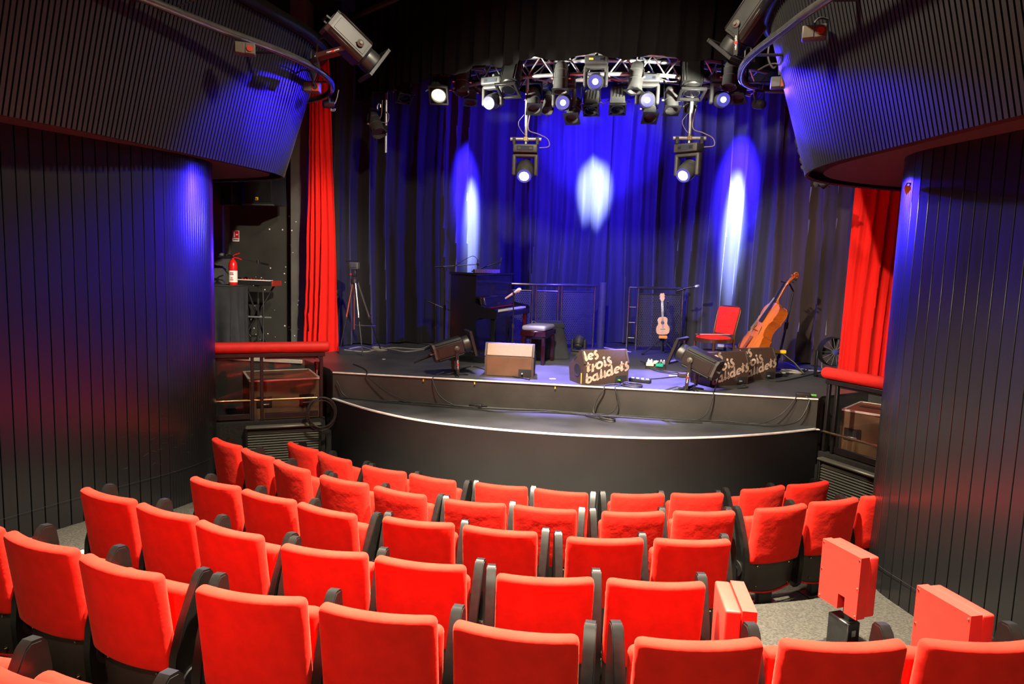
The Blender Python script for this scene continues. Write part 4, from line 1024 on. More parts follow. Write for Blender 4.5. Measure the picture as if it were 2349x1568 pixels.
def moving_head(loc, aim, label, base_dir='down', glow='glow_blue', s=1.0, hang_to=None, group='moving head lights', light=None):
    # base hangs from the truss (or stands on the floor), U arms, swivelling head
    up = 1 if base_dir == 'down' else -1     # +1: base above head
    rt = thing('moving_head', label, 'stage light', loc, 0, group); rt.rotation_euler = (0, 0, math.atan2(aim[1], aim[0])+PI/2)
    la = Matrix.Rotation(-(math.atan2(aim[1], aim[0])+PI/2), 3, 'Z') @ Vector(aim); T = aim_matrix((0, 0, 0), la)
    b = .26*up*s
    MB().rbox((0, 0, b), (.30*s, .20*s, .10*s), .015, (2, 2, 1)).build('base', 'fixture_grey', rt)
    MB().box((0, -.102*s, b), (.20*s, .006, .055*s), .002).build('base_display', 'screen_dark', rt)
    for x in (-.07, .07): MB().box((x*s, -.106*s, b), (.04*s, .004, .03*s), .001).build('base_badge', 'fixture_black', rt)
    ymb = MB(); x = .135*s
    ymb.rbox((0, 0, .185*up*s), (.30*s, .10*s, .05*s), .018, (2, 1, 1)); ymb.build('yoke_bridge', 'fixture_grey', rt)
    for q in (-1, 1): MB().rbox((q*x, 0, .07*up*s), (.05*s, .10*s, .26*s), .022, (1, 1, 3)).build('yoke_arm', 'fixture_grey', rt)
    MB().lathe([(.04*s, -.15*s), (.085*s, -.12*s), (.105*s, -.05*s), (.108*s, .04*s), (.10*s, .10*s), (.088*s, .125*s)], 22, T).build('head', 'fixture_grey', rt)
    for z in (-.09, -.06, -.03): MB().lathe([(.100*s, z*s), (.110*s, z*s+.006), (.100*s, z*s+.012)], 22, T, False).build('cooling_rib', 'black_plastic', rt)
    MB().lathe([(.088*s, .125*s), (.084*s, .135*s), ((.055 if glow != 'glow_blue' else .038)*s, .130*s)], 22, T, False).build('lens_ring', 'ring_frost' if glow else 'black_plastic', rt)
    ln = MB().lathe([((.078 if glow == 'glow_pink' else .040 if glow else .058)*s, .129*s), (.03*s, .134*s), (.0005, .137*s)], 20, T).build('lens', glow if glow else 'lens_dark', rt)
    if light:
        tgt, pw, colr, cone = light; l_ = Vector(loc)+Vector(aim).normalized()*.16*s; spot('moving_head_beam', l_, tgt, pw, colr, cone, .5, .05)
    if hang_to is not None:
        ht = Vector(hang_to)-Vector(loc); MB().cyl((0, 0, b+.05*s), (0, 0, b+.10*s), .02, None, 10).build('clamp', 'alu', rt)
    return rt
moving_head(Vector((.05, 10.35, STG+.19)), (.1, .5, .85), 'black moving head light standing on the stage floor behind the centre monitor', 'up', None, .72)

# ------------------------------------------------------------------ effects pedals, power strips, small boxes
pb = thing('pedal_board', 'small board with white and green effects pedals near the ukulele', 'pedal board', (1.13, 9.28, STG), R(-6))
MB().box((0, 0, .02), (.27, .20, .03), .004, None, (R(8), 0, 0)).build('board', 'black_plastic', pb)
for i, (x, y, m) in enumerate(((-.075, -.04, 'cream'), (.05, -.04, 'green'), (-.08, .055, 'white_plastic'), (.0, .055, 'white_plastic'), (.085, .05, 'alu'))):
    pd = MB().box((x, y, .055+.02*(y > 0)), (.10 if y < 0 else .07, .075, .035), .004, None, (R(8), 0, 0)).build('pedal', m, pb)
    for k in (-.02, .02): MB().cyl((x+k, y+.02, .072+.02*(y > 0)), (x+k, y+.02, .092+.02*(y > 0)), .009, None, 8).build('knob', 'black_plastic' if i % 2 else 'white_plastic', pd)
def power_strip(loc, rz, label):
    r = thing('power_strip', label, 'power strip', loc, rz); MB().box((0, 0, .022), (.26, .065, .04), .006).build('strip_body', 'black_plastic', r)
    for i in range(4): MB().box((-.09+.06*i, 0, .045), (.035, .045, .008), .002, None, (0, 0, .4)).build('socket', 'white_plastic', r)
    return r
power_strip((.86, 8.05, STG), R(-22), 'black power strip with white sockets to the right of the centre monitor')
power_strip((2.66, 9.12, STG), R(15), 'black power strip among the cables behind the right monitor')
dx = thing('direct_box', 'small dark box among cables left of the right floor spotlight', 'box', (1.42, 8.62, STG), R(10))
MB().box((0, 0, .03), (.12, .10, .05), .005).build('box_body', 'case_dark', dx); MB().box((-.13, .0, .012), (.10, .03, .015), .004).build('wooden_tab', 'cream', dx)
for loc, lab in (((-.98, 7.47, 1.10), 'black multi-socket block on the apron below the left spotlight'), ((2.58, 7.64, STG), 'black cable junction at the right stage corner')):
    r = thing('cable_block', lab, 'power block', loc, R(-8)); MB().rbox((0, 0, .025), (.15, .07, .05), .012, (2, 1, 1)).build('block_body', 'black_plastic', r); MB().cyl((.06, 0, .03), (.13, 0, .03), .012, None, 8).build('plug', 'lime' if loc[0] > 0 else 'black_plastic', r)

# ------------------------------------------------------------------ ukulele on its stand
uk = thing('ukulele', 'small brown ukulele upright on a floor stand', 'ukulele', (*[at(1521, 768, 10.75)[i] for i in (0, 1)], at(1521, 768, 10.75).z), R(-8))
uo = [(0, 0), (.06, .004), (.095, .03), (.105, .08), (.095, .125), (.075, .155), (.068, .175), (.072, .20), (.078, .225), (.070, .255), (.045, .275), (.02, .28)]
uo = uo+[(-x, z) for x, z in uo[::-1] if x > 0]
lean = Matrix.Rotation(R(-5), 4, 'Y') @ Matrix.Rotation(R(-12), 4, 'X')
TX = lean @ Matrix(((1, 0, 0, 0), (0, 0, 1, 0), (0, 1, 0, 0), (0, 0, 0, 1)))
MB().prism(uo, -.035, .035, TX).build('body', 'uke_wood', uk); MB().prism([(x*.97, z*.97+.004) for x, z in uo], -.038, -.034, TX).build('soundboard', 'uke_wood', uk)
MB().cyl((0, -.0385, .185), (0, -.040, .185), .026, None, 20, lean).build('sound_hole', 'black_paint', uk)
MB().box((0, -.042, .085), (.07, .010, .014), .002, lean).build('bridge', 'ebony', uk)
MB().box((0, -.012, .40), (.034, .022, .26), .006, lean).build('neck', 'uke_wood', uk)
fbd = MB().box((0, -.030, .375), (.038, .010, .33), .002, lean).build('fingerboard', 'ebony', uk)
for k in range(11): MB().box((0, -.0358, .53-.30*(1-2**(-k/9.))*1.0), (.037, .002, .002), 0, lean).build('fret', 'alu', fbd)
MB().prism([(-.022, .535), (-.034, .56), (-.034, .645), (-.015, .655), (0, .648), (.015, .655), (.034, .645), (.034, .56), (.022, .535)], -.020, -.004, TX).build('headstock', 'uke_wood', uk)
for x in (-.044, .044):
    for z in (.575, .615): MB().cyl((x, -.012, z), (x*.8, -.012, z), .008, None, 8, lean).build('tuner', 'alu', uk)
mb = MB()
for x in (-.012, -.004, .004, .012): mb.cyl((x, -.046, .085), (x, -.037, .54), .0012, None, 5, lean)
tag(mb.build('strings', 'alu', uk), None, None, None, 'stuff')
us = thing('ukulele_stand', 'folding black stand with an orange yoke holding the ukulele', 'stand', (uk.location.x+.0, uk.location.y+.06, STG))
zt = uk.location.z-STG
MB().rbox((0, -.05, zt-.03), (.13, .12, .05), .015, (2, 1, 1)).build('yoke', 'orange', us)
for a, r_ in ((205, .33), (320, .30), (80, .28)):
    a = R(a); lg = stick([(0, 0, zt-.06), (math.cos(a)*r_*.55, math.sin(a)*r_*.55, (zt-.06)*.5), (math.cos(a)*r_, math.sin(a)*r_, .014)], .013, 'leg', 'black_metal', us); MB().cyl((math.cos(a)*r_*.93, math.sin(a)*r_*.93, .02), (math.cos(a)*r_*1.05, math.sin(a)*r_*1.05, .012), .016, None, 8).build('foot_cap', 'black_plastic', lg)
MB().cyl((0, 0, .05), (0, 0, zt), .012, None, 8).build('centre_rod', 'black_metal', us)
stick([(0, .06, zt-.02), (.02, .10, zt+.25), (.06, .08, zt+.50), (.05, .0, zt+.52)], .006, 'back_support', 'black_metal', us)

# ------------------------------------------------------------------ bentwood chair with the bow
fc = Vector((-.80, -.60, 0)); c = at(1637, 768, 9.3)
ch = thing('bentwood_chair', 'dark bentwood chair with red velvet seat and buttoned back', 'chair', (c.x, c.y, STG), math.atan2(fc.y, fc.x)+PI/2)   # local -y = front
def seat_shape(k, z0, z1):
    return [(k*.235*math.copysign(abs(math.cos(t))**.75, math.cos(t)), k*.225*math.copysign(abs(math.sin(t))**.8, math.sin(t))) for t in [2*PI*i/28 for i in range(28)]]
MB().prism(seat_shape(1, 0, 0), .395, .445).build('seat_frame', 'chair_wood', ch)
mb = MB()
def pad(u, v):
    t = 2*PI*u; k = math.sin(PI/2*(1-v)) if v < 1 else 0; e = .96*max(.001, (1-v**2)**.5)
    return (e*.225*math.copysign(abs(math.cos(t))**.75, math.cos(t)), e*.215*math.copysign(abs(math.sin(t))**.8, math.sin(t)), .445+.035*math.sin(PI/2*v))
mb.grid(28, 8, pad); mb.build('seat_pad', 'chair_velvet', ch, 80)
for x in (-.17, .17): MB().tube([(x, -.16, .40), (x*1.08, -.175, 0.0)], [.022, .015], 10).build('front_leg', 'chair_wood', ch)
for q in (-1, 1): MB().tube(spline([(q*.20, .27, 0), (q*.185, .20, .25), (q*.18, .185, .45), (q*.19, .215, .62), (q*.195, .26, .80), (q*.17, .275, .84)], 6), .017, 10).build('rear_post', 'chair_wood', ch)
MB().tube(spline([(-.18, .272, .835), (-.10, .285, .855), (.10, .285, .855), (.18, .272, .835)], 6), .016, 10).build('top_rail', 'chair_wood', ch)
bk = MB().rbox((0, .215, .675), (.345, .045, .36), .02, (4, 1, 4), None, lambda p: (p.x*(1+.06*(p.z-.675)/.18), p.y+.19*(p.z-.60), p.z)).build('back_pad', 'chair_velvet', ch, 60)
for x in (-.075, .075):
    for z in (.60, .75): MB().lathe([(.012, 0), (.008, .008), (.001, .010)], 10, Matrix.Translation((x, .19+.19*(z-.60), z)) @ Matrix.Rotation(PI/2, 4, 'X')).build('button', 'chair_velvet', bk)
MB().tube(spline([(.16*math.cos(t), .16*math.sin(t)-.0, .27) for t in [2*PI*i/16 for i in range(16)]], 3, True), .009, 8, True).build('leg_hoop', 'chair_wood', ch)
bw = thing('cello_bow', 'slim wooden cello bow lying across the chair seat', 'bow', ch.location+Vector((0, 0, .492)), 0)
d0 = at(1596, 757, 9.15)-Vector(bw.location); d1 = at(1680, 768, 9.35)-Vector(bw.location); d0.z = .004; d1.z = .004
MB().tube([d0, d0.lerp(d1, .5)+Vector((0, 0, .006)), d1], [.006, .005, .004], 8).build('stick', 'uke_wood', bw)
MB().tube([d0.lerp(d1, .06)+Vector((.01, -.012, 0)), d1+Vector((.006, -.012, 0))], .003, 6).build('hair', 'ivory', bw); MB().box(d0.lerp(d1, .07)+Vector((.004, -.006, 0)), (.03, .02, .016), .003).build('frog', 'ebony', bw)

# ------------------------------------------------------------------ cello leaning on its stand
S1 = at(1829, 634, 9.42); B1 = at(1711, 822, 9.32); ax = (S1-B1).normalized()
toc = Vector((-.27, -.96, 0)); toc = (toc-ax*toc.dot(ax)).normalized(); n0 = ax.cross(toc)
if n0.x > 0: n0 = -n0
nf = (n0*math.cos(R(32))+toc*math.sin(R(32))).normalized()
Yl = -nf; Xl = Yl.cross(ax)
sc = (S1-B1).length/1.16
CT = Matrix((Xl, Yl, ax)).transposed().to_4x4()
ce = thing('cello', 'orange-brown cello leaning back on a black stand', 'cello', B1)
CT = CT @ Matrix.Scale(sc, 4)
hc = [(0, 0), (.10, .006), (.165, .035), (.208, .095), (.217, .16), (.200, .23), (.178, .285), (.182, .315), (.166, .318), (.138, .345), (.118, .40), (.120, .455), (.138, .50), (.160, .525), (.166, .54), (.150, .555), (.166, .60), (.167, .655), (.140, .71), (.085, .745), (.03, .755)]
full = hc+[(-x, z) for x, z in hc[::-1] if x > 0]
PX = CT @ Matrix(((1, 0, 0, 0), (0, 0, 1, 0), (0, 1, 0, 0), (0, 0, 0, 1)))
MB().prism([(x*.975, .378+(z-.378)*.985) for x, z in full], -.058, .062, PX).build('ribs', 'cello_side', ce)
def plate(y0, dome, sg):
    mb = MB(); n = len(full); rings = [(1.0, 0), (1.0, .006), (.90, .007), (.75, .55), (.5, .85), (.2, 1.0)]; vs = []
    for k, (s_, h_) in enumerate(rings):
        hh = h_ if k < 3 else .007+dome*h_
        for x, z in full: vs.append((x*s_, y0+sg*hh, .378+(z-.378)*(s_ if s_ > .76 else s_*.98)))
    fs = [(k*n+i, k*n+(i+1) % n, (k+1)*n+(i+1) % n, (k+1)*n+i) for k in range(len(rings)-1) for i in range(n)]+[tuple(range(n)), tuple(range((len(rings)-1)*n, len(rings)*n))]
    return mb.add(vs, fs, CT)
fp = plate(-.058, .018, -1).build('front_plate', 'cello_front', ce, 60); plate(.062, .012, 1).build('back_plate', 'cello_side', ce, 60)
for q in (-1, 1):
    fh = spline([(q*.055, -.080, .42), (q*.064, -.083, .405), (q*.070, -.084, .39), (q*.075, -.081, .35), (q*.085, -.078, .31), (q*.095, -.074, .30), (q*.093, -.075, .315)], 5); MB().tube(fh, .0045, 6, False, CT).build('f_hole', 'black_paint', fp)
MB().tube([(0, .02, .735), (0, -.035, .765), (0, -.056, .80), (0, -.062, .9), (0, -.066, 1.0), (0, -.064, 1.03)], [.034, .024, .018, .0155, .0145, .015], 12, False, CT).build('neck', 'cello_neck', ce)
MB().prism([(-.030, .47), (.030, .47), (.016, 1.01), (-.016, 1.01)], -.098, -.082, PX @ Matrix.Rotation(R(-1.2), 4, 'X')).build('fingerboard', 'ebony', ce)
sb = MB(); sb.tube([(0, -.062, 1.01), (0, -.060, 1.06), (0, -.042, 1.115), (0, -.025, 1.14)], [.021, .022, .020, .017], 10, False, CT); pbx = sb.build('peg_box', 'cello_neck', ce)
sp = []; rr = []
for k in range(40):
    t = k/39; a = R(200)+t*R(560); r_ = .040*(1-t)+.006; sp.append((0, -.030+math.cos(a)*r_, 1.165+math.sin(a)*r_)); rr.append(.015*(1-t*.55))
sm_ = MB(); sm_.tube(sp, rr, 10, False, CT); sm_.cyl((-.026, -.030, 1.165), (.026, -.030, 1.165), .011, None, 12, CT); sm_.build('scroll', 'cello_neck', ce)
for i, (q, z) in enumerate(((-1, 1.045), (1, 1.06), (-1, 1.08), (1, 1.10))):
    y = -.058+(z-1.045)*.35; MB().tube([(q*.015, y, z), (q*.06, y, z), (q*.068, y, z), (q*.085, y, z)], [.006, .006, .012, .010], 8, False, CT).build('peg', 'ebony', ce)
MB().prism([(-.045, -.078), (-.035, -.115), (-.038, -.150), (.038, -.156), (.035, -.115), (.045, -.078), (.02, -.078), (0, -.10), (-.02, -.078)], .352, .360, CT).build('bridge', 'uke_wood', ce)
MB().prism([(-.014, .05), (.014, .05), (.028, .26), (-.028, .26)], -.118, -.108, PX @ Matrix.Rotation(R(4), 4, 'X')).build('tailpiece', 'cello_neck', ce)
mb = MB()
for x in (-.018, -.006, .006, .018): mb.tube([(x*.8, -.125, .26), (x, -.156, .356), (x*.45, -.094, 1.01)], .0015, 5, False, CT)
tag(mb.build('strings', 'alu', ce), None, None, None, 'stuff')
dn = (STG-B1.z+.01)/ax.z/sc
MB().tube([(0, 0, .02), (0, 0, max(-.32, dn))], .006, 8, False, CT).build('endpin', 'rail_tube', ce)
cs = thing('cello_stand', 'black tripod stand with yellow clips propping the cello neck', 'stand', (*[at(1788, 805, 9.62)[i] for i in (0, 1)], STG))
o_ = Vector(cs.location); t1 = at(1820, 668, 9.55)-o_; t2 = at(1806, 652, 9.44)-o_
stick([(0, 0, .18), t1*.52+Vector((0, 0, .06))], .016, 'lower_pole', 'black_metal', cs); stick([t1*.5+Vector((0, 0, .06)), t1], .010, 'upper_pole', 'black_metal', cs)
MB().cyl(t1*.48+Vector((0, 0, .06)), t1*.56+Vector((0, 0, .06)), .026, None, 10).build('height_clutch', 'black_plastic', cs)
stick([t1, t2+Vector((.02, .02, .03)), t2, t2+Vector((-.09, -.02, .04))], .010, 'neck_hook', 'black_metal', cs)
MB().rbox((0, -.02, .27), (.16, .07, .05), .015, (2, 1, 1)).build('yellow_clip', 'yellow', cs)
for a in (200, 320, 80):
    a = R(a); stick([(0, 0, .27), (math.cos(a)*.22, math.sin(a)*.22, .14), (math.cos(a)*.36, math.sin(a)*.36, .014)], .014, 'leg', 'black_metal', cs)

# ------------------------------------------------------------------ floor fan by the right curtain
fn_c = at(1911, 806, 9.25)
fa = thing('floor_fan', 'round dark floor fan with a wire guard beside the right red curtain', 'fan', (fn_c.x, fn_c.y, STG), R(12))
hz = fn_c.z-STG; rad = .185; FT = Matrix.Translation((0, 0, hz)) @ Matrix.Rotation(PI/2, 4, 'X')
MB().lathe([(rad, -.06), (rad, .05), (rad*.97, .06), (rad*.97, -.06)], 36, FT, False).build('drum_ring', 'black_metal', fa)
MB().lathe([(.03, .05), (.032, .065), (.012, .072), (.0005, .073)], 16, FT).build('hub_badge', 'glow_badge' if 'glow_badge' in M else 'screen_dark', fa)
sp_ = MB().cyl((0, 0, .055), (rad*.98, 0, .055), .0025, None, 5).mesh('spoke', 'alu')
for k in range(14): inst(sp_, 'spoke', fa, FT @ Matrix.Rotation(2*PI*k/14, 4, 'Z'))
for r_ in (.45, .72): MB().tube([(rad*r_*math.cos(t), rad*r_*math.sin(t), .055) for t in [2*PI*i/28 for i in range(28)]], .002, 5, True, FT).build('guard_ring', 'black_metal', fa)
bl = MB().prism([(.02, -.02), (rad*.9, -.07), (rad*.92, .05), (.03, .03)], -.003, .003).mesh('blade', 'fixture_black')
for k in range(4): inst(bl, 'blade', fa, FT @ Matrix.Rotation(PI/2*k, 4, 'Z') @ Matrix.Rotation(R(25), 4, 'X'))
MB().box((0, .02, .012), (.30, .22, .024), .006).build('foot', 'black_metal', fa)
for x in (-.205, .205): MB().box((x, .02, hz/2+.01), (.02, .05, hz), .004).build('stand_arm', 'black_metal', fa)

am = thing('small_amplifier', 'small grey amplifier on the floor behind the red chair', 'amplifier', (*[at(1668, 795, 10.15)[i] for i in (0, 1)], STG), R(-10))
MB().box((0, 0, .15), (.30, .22, .28), .01).build('cabinet', 'fixture_grey', am); MB().box((0, -.113, .13), (.26, .006, .20), .003).build('speaker_cloth', 'black_cloth', am)
MB().box((0, -.112, .265), (.26, .006, .04), .002).build('control_panel', 'alu', am); MB().tube([(-.06, 0, .29), (-.05, 0, .32), (.05, 0, .32), (.06, 0, .29)], .008, 8).build('handle', 'black_plastic', am)

# ------------------------------------------------------------------ lighting truss over the stage
TR = [(-1.75, 9.35), (-1.15, 8.98), (-.55, 8.76), (.1, 8.68), (.8, 8.72), (1.4, 8.9), (1.95, 9.2), (2.35, 9.5)]
tr = thing('lighting_truss', 'silver curved box truss carrying the stage lights below the valance', 'truss', (0, 8.7, 5.05))
O_ = Vector((0, 8.7, 5.05))
arc = resample(spline([(x, y, 0) for x, y in TR], 8), .17)
def ch(off, z): return [p+outward(arc, i, 1)[0]*off*-1+Vector((0, 0, z))-O_ for i, p in enumerate(arc)]
C4 = [ch(0, 5.06), ch(0, 5.29), ch(.26, 5.06), ch(.26, 5.29)]
for c_ in C4: MB().tube(c_, .024, 10).build('chord', 'alu', tr)
for i in range(len(arc)-1):
    for a, b in ((0, 1), (2, 3), (0, 2), (1, 3)):
        p, q = (C4[a][i], C4[b][i+1]) if i % 2 else (C4[b][i], C4[a][i+1]); MB().cyl(p, q, .010, None, 6).build('brace', 'alu', tr)
wr = MB()
rnd = random.Random(4)
for k in range(9):
    i = rnd.randrange(1, len(arc)-4); p = C4[rnd.choice((0, 2))][i]; q = C4[rnd.choice((0, 1))][i+3]
    m_ = (p+q)/2-Vector((0, .02, rnd.uniform(.06, .16)))
    MB().tube(spline([p, m_, q], 6), .007, 6).build('slung_cable', 'cable_black', tr)

def hang(rt, top, clamp_to):
    t = Vector(top); MB().tube([t, t+Vector((0, 0, .05)), t+Vector((.02, 0, .085)), t+Vector((.045, 0, .07)), t+Vector((.045, 0, .03))], .010, 8).build('hook_clamp', 'alu', rt)
def par_can(px, py, y, aim, label, frame=True, s=1.0, rise=.26, m='fixture_grey', glow=None, light=None):
    loc = at(px, py, y); rt = thing('par_can', label, 'stage light', loc, 0, 'par can stage lights'); T = aim_matrix((0, 0, 0), aim)
    MB().lathe([(.02*s, -.20*s), (.055*s, -.195*s), (.078*s, -.165*s), (.083*s, -.13*s), (.083*s, -.115*s), (.090*s, -.11*s), (.090*s, -.095*s), (.085*s, -.09*s), (.085*s, .0), (.092*s, .004*s), (.092*s, .014*s), (.087*s, .018*s), (.090*s, .13*s), (.096*s, .135*s), (.096*s, .155*s), (.088*s, .156*s), (.080*s, .10*s)], 24, T, True).build('can', m, rt)
    MB().lathe([(.080*s, .09*s), (.06*s, .085*s), (.0005, .07*s)], 20, T).build('lens', glow or 'lens_dark', rt)
    for k in range(6):
        a = 2*PI*k/6; MB().box((math.cos(a)*.070*s, math.sin(a)*.070*s, -.178*s), (.012, .012, .006), 0, T).build('vent_slot', 'black_paint', rt)
    if frame:
        f = .105*s; poly = [(-f, -f), (f, -f), (f, f), (-f, f)]; n = 24; hole = [(math.cos(2*PI*i/n)*.082*s, math.sin(2*PI*i/n)*.082*s) for i in range(n)]
        vs = []; fs = []
        for i in range(n):
            a = 2*PI*i/n; k = 1/max(abs(math.cos(a)), abs(math.sin(a)))
            for z in (.160*s, .166*s): vs += [(*hole[i], z), (math.cos(a)*k*f, math.sin(a)*k*f, z)]
        for i in range(n):
            j = (i+1) % n; a = i*4; b = j*4
            fs += [(a, a+1, b+1, b), (a+2, b+2, b+3, a+3), (a+1, a+3, b+3, b+1), (a, b, b+2, a+2)]
        MB().add(vs, fs, T).build('colour_frame', 'fixture_black', rt)
    else:
        for k in range(3):
            a = 2*PI*k/3+.5; MB().box((math.cos(a)*.10*s, math.sin(a)*.10*s, .158*s), (.025, .02, .03), .003, T, (0, 0, a)).build('frame_clip', 'fixture_black', rt)
    rise = max(rise, 4.98-loc.z) if px > 900 else rise
    top = Vector((0, .06, rise)); U_yoke(rt, T, .098*s, -.0, top, w=.028)
    for x in (-1, 1): MB().cyl(T @ Vector((x*.096*s, 0, 0)), T @ Vector((x*.122*s, 0, 0)), .012, None, 8).build('tilt_knob', 'alu', rt)
    if light:
        tgt, pw, colr, cone = light[:4]; spot('par_can_beam', loc+Vector(aim).normalized()*.18*s, tgt, pw, colr, cone, light[4] if len(light) > 4 else .5, .04, light[5] if len(light) > 5 else 1)
    hang(rt, top, None); return rt
def fresnel(px, py, y, aim, label, s=1.0, glow=None, m='fixture_grey', rise=.26):
    loc = at(px, py, y); rt = thing('fresnel_light', label, 'stage light', loc, 0, 'fresnel stage lights'); T = aim_matrix((0, 0, 0), aim)
    MB().rbox((0, 0, -.04*s), (.19*s, .18*s, .26*s), .03*s, (2, 2, 2), T).build('housing', m, rt)
    for x in (-.06, -.02, .02, .06): MB().box((x*s, .088*s, -.08*s), (.016*s, .012, .15*s), .003, T).build('cooling_fin', 'black_metal', rt)
    MB().box((0, 0, -.175*s), (.15*s, .14*s, .02), .004, T).build('rear_plate', 'fixture_black', rt)
    fr = MB(); f = .098*s
    for x, y_, sx, sy in ((0, f, 2*f+.02, .02), (0, -f, 2*f+.02, .02), (f, 0, .02, 2*f), (-f, 0, .02, 2*f)): fr.box((x, y_, .105*s), (sx, sy, .03), .002, T)
    fr.build('colour_frame', 'fixture_black', rt)
    MB().lathe([(.090*s, .085*s), (.090*s, .12*s), (.078*s, .12*s), (.076*s, .09*s)], 24, T, False).build('lens_bezel', 'fixture_black', rt)
    MB().lathe([(.078*s, .09*s), (.05*s, .098*s), (.0005, .102*s)], 20, T).build('lens', glow or 'lens_dark', rt)
    rise = max(rise, 4.98-loc.z) if px > 1300 else 5.08-loc.z
    top = Vector((0, .06, rise)); U_yoke(rt, T, .108*s, -.02, top, w=.028)
    for x in (-1, 1): MB().tube([T @ Vector((x*.10*s, 0, -.02)), T @ Vector((x*.13*s, 0, -.02)), T @ Vector((x*.155*s, 0, .02))], .008, 6).build('wing_knob', 'alu', rt)
    if glow: spot('fresnel_beam', loc+Vector(aim).normalized()*.16, loc+Vector(aim)*3, 220, (1, .95, .6), 40, .6, .06)
    hang(rt, top, None); return rt
BLUE = (.030, .012, 1.0); BLUEW = (.40, .50, 1.0)
par_can(862, 287, 9.33, (.45, -.45, -.78), 'par can clamped to the drop pole at upper left', False, 1.05, .22)
par_can(1060, 188, 8.95, (.06, -.30, -.95), 'open par can left of the leftmost blue moving head', False, 1.0)
par_can(1079, 212, 9.30, (.08, -.30, -.95), 'framed par can just behind the open par can at the left', True, .92)
par_can(1224, 230, 8.9, (.12, -.55, -.83), 'framed par can beside the left drop pole', True, .95, .24)
par_can(1257, 236, 9.2, (.0, -.45, -.9), 'par can half hidden between the left drop pole and a moving head', False, .85)
par_can(1287, 180, 8.62, (.0, -.12, -1), 'upright par can left of the central moving head', True, .98, .20)
par_can(1316, 252, 9.0, (-.1, -.55, -.83), 'low framed par can under the left moving head', True, .95, .36)
par_can(1459, 180, 8.62, (-.08, -.12, -1), 'upright par can right of the central moving head', True, .98, .20)
par_can(1489, 250, 9.0, (.08, -.55, -.83), 'low framed par can under the right moving head', True, .95, .36)
par_can(1540, 230, 8.95, (.05, -.42, -.9), 'framed par can left of the long black profile', True, .95)
par_can(1585, 232, 9.1, (-.12, -.60, -.8), 'black short par can under the long black profile', False, .90, .24, 'fixture_black')
par_can(1675, 175, 8.7, (-.10, -.30, -.95), 'open par can above the rightmost moving head', False, .95)
par_can(1697, 205, 8.85, (-.22, -.45, -.87), 'framed par can right of the rightmost moving head', True, .9)
fresnel(1357, 238, 8.9, (-.04, -.45, -.9), 'square-fronted fresnel, left of the pair at centre', .95)
fresnel(1417, 234, 8.9, (.0, -.42, -.9), 'square-fronted fresnel, right of the pair at centre', 1.0, None, 'fixture_grey', .22)
fresnel(926, 212, 9.28, (.28, -.40, -.87), 'small black fresnel under the left end of the valance', .95, None, 'fixture_black', .16)
fresnel(1009, 208, 8.75, (.06, -.72, -.62), 'lit spotlight with a glowing yellowish lens at upper left', 1.15, 'glow_yellow', 'fixture_black', .20)
p = at(1172, 180, 8.75); profile_spot(p, (-.10, -.42, -.9), 'black profile spotlight hanging at the left of the truss', p+Vector((0, .08, .22)), .40, .95)
p = at(1587, 178, 8.75); profile_spot(p, (.02, -.22, -.97), 'long black profile spotlight hanging at the right of the truss', p+Vector((0, .08, .26)), .46, 1.05)
WASH = [(1105, 205, 9.35, Vector((1.6, 11.9, 3.3)), 2300, 80, 'left end'), (1250, 190, 9.35, at(1345, 320, 12.0), 2300, 42, 'left of centre'), (1500, 190, 9.35, at(1410, 320, 12.0), 2300, 42, 'right of centre'), (1635, 205, 9.35, Vector((-1.2, 11.7, 3.3)), 2300, 80, 'right end')]
for px, py, y, tgt, pw, cone, lab in WASH:
    par_can(px, py, y, (tgt-at(px, py, y)).normalized(), 'blue wash par can turned to the back drape, %s of the truss' % lab, False, .8, .2, 'fixture_black', 'ring_frost', (tgt, pw, BLUE, cone))
NARROW = [(1120, 185, 9.92, at(1078, 520, 11.4), 15000, 30, 'left bright streak', .26, BLUEW), (1385, 175, 9.92, at(1364, 425, 12.1), 17000, 26, 'oval spot', .62, BLUEW), (1640, 185, 9.92, at(1684, 500, 11.4), 19000, 38, 'right bright streak', .28, BLUEW),
          (1085, 190, 9.92, at(1066, 440, 11.3), 9000, 44, 'left blue column', .40, BLUE), (1665, 190, 9.92, at(1692, 420, 11.4), 13000, 50, 'right blue column', .48, BLUE)]
for px, py, y, tgt, pw, cone, lab, wd, cl_ in NARROW:
    par_can(px, py, y, (tgt-at(px, py, y)).normalized(), 'narrow par can aimed at the back drape for the %s' % lab, False, .7, 5.52-at(px, py, y).z, 'fixture_black', 'ring_frost', (tgt, pw, cl_, cone, 1.0, wd))
for x, y, lab, tg in ((-2.72, 7.45, 'left', (-.4, 8.8, 4.93)), (1.86, 7.42, 'right', (.9, 8.8, 4.93))):  # floods added under the rails to light the truss and its fixtures
    q_ = Vector((x, y, 4.42)); sg = q_+Vector((0, 0, 0)); d_ = Vector(tg)-q_
    rt = thing('added_flood', 'added small black floodlight under the %s balcony rail' % lab, 'stage light', q_, 0, 'added floodlights on the rails'); T = aim_matrix((0, 0, 0), d_)
    MB().lathe([(.02, -.07), (.04, -.06), (.05, -.02), (.052, .05), (.046, .052)], 16, T).build('can', 'fixture_black', rt); MB().lathe([(.045, .045), (.0005, .05)], 14, T).build('lens', 'glow_yellow', rt); U_yoke(rt, T, .058, 0, Vector((0, 0, .13)), w=.02)
    spot('added_flood_light', q_+d_.normalized()*.09, tg, 1500, (1, .94, .80), 22, .8, .04, 2.6)
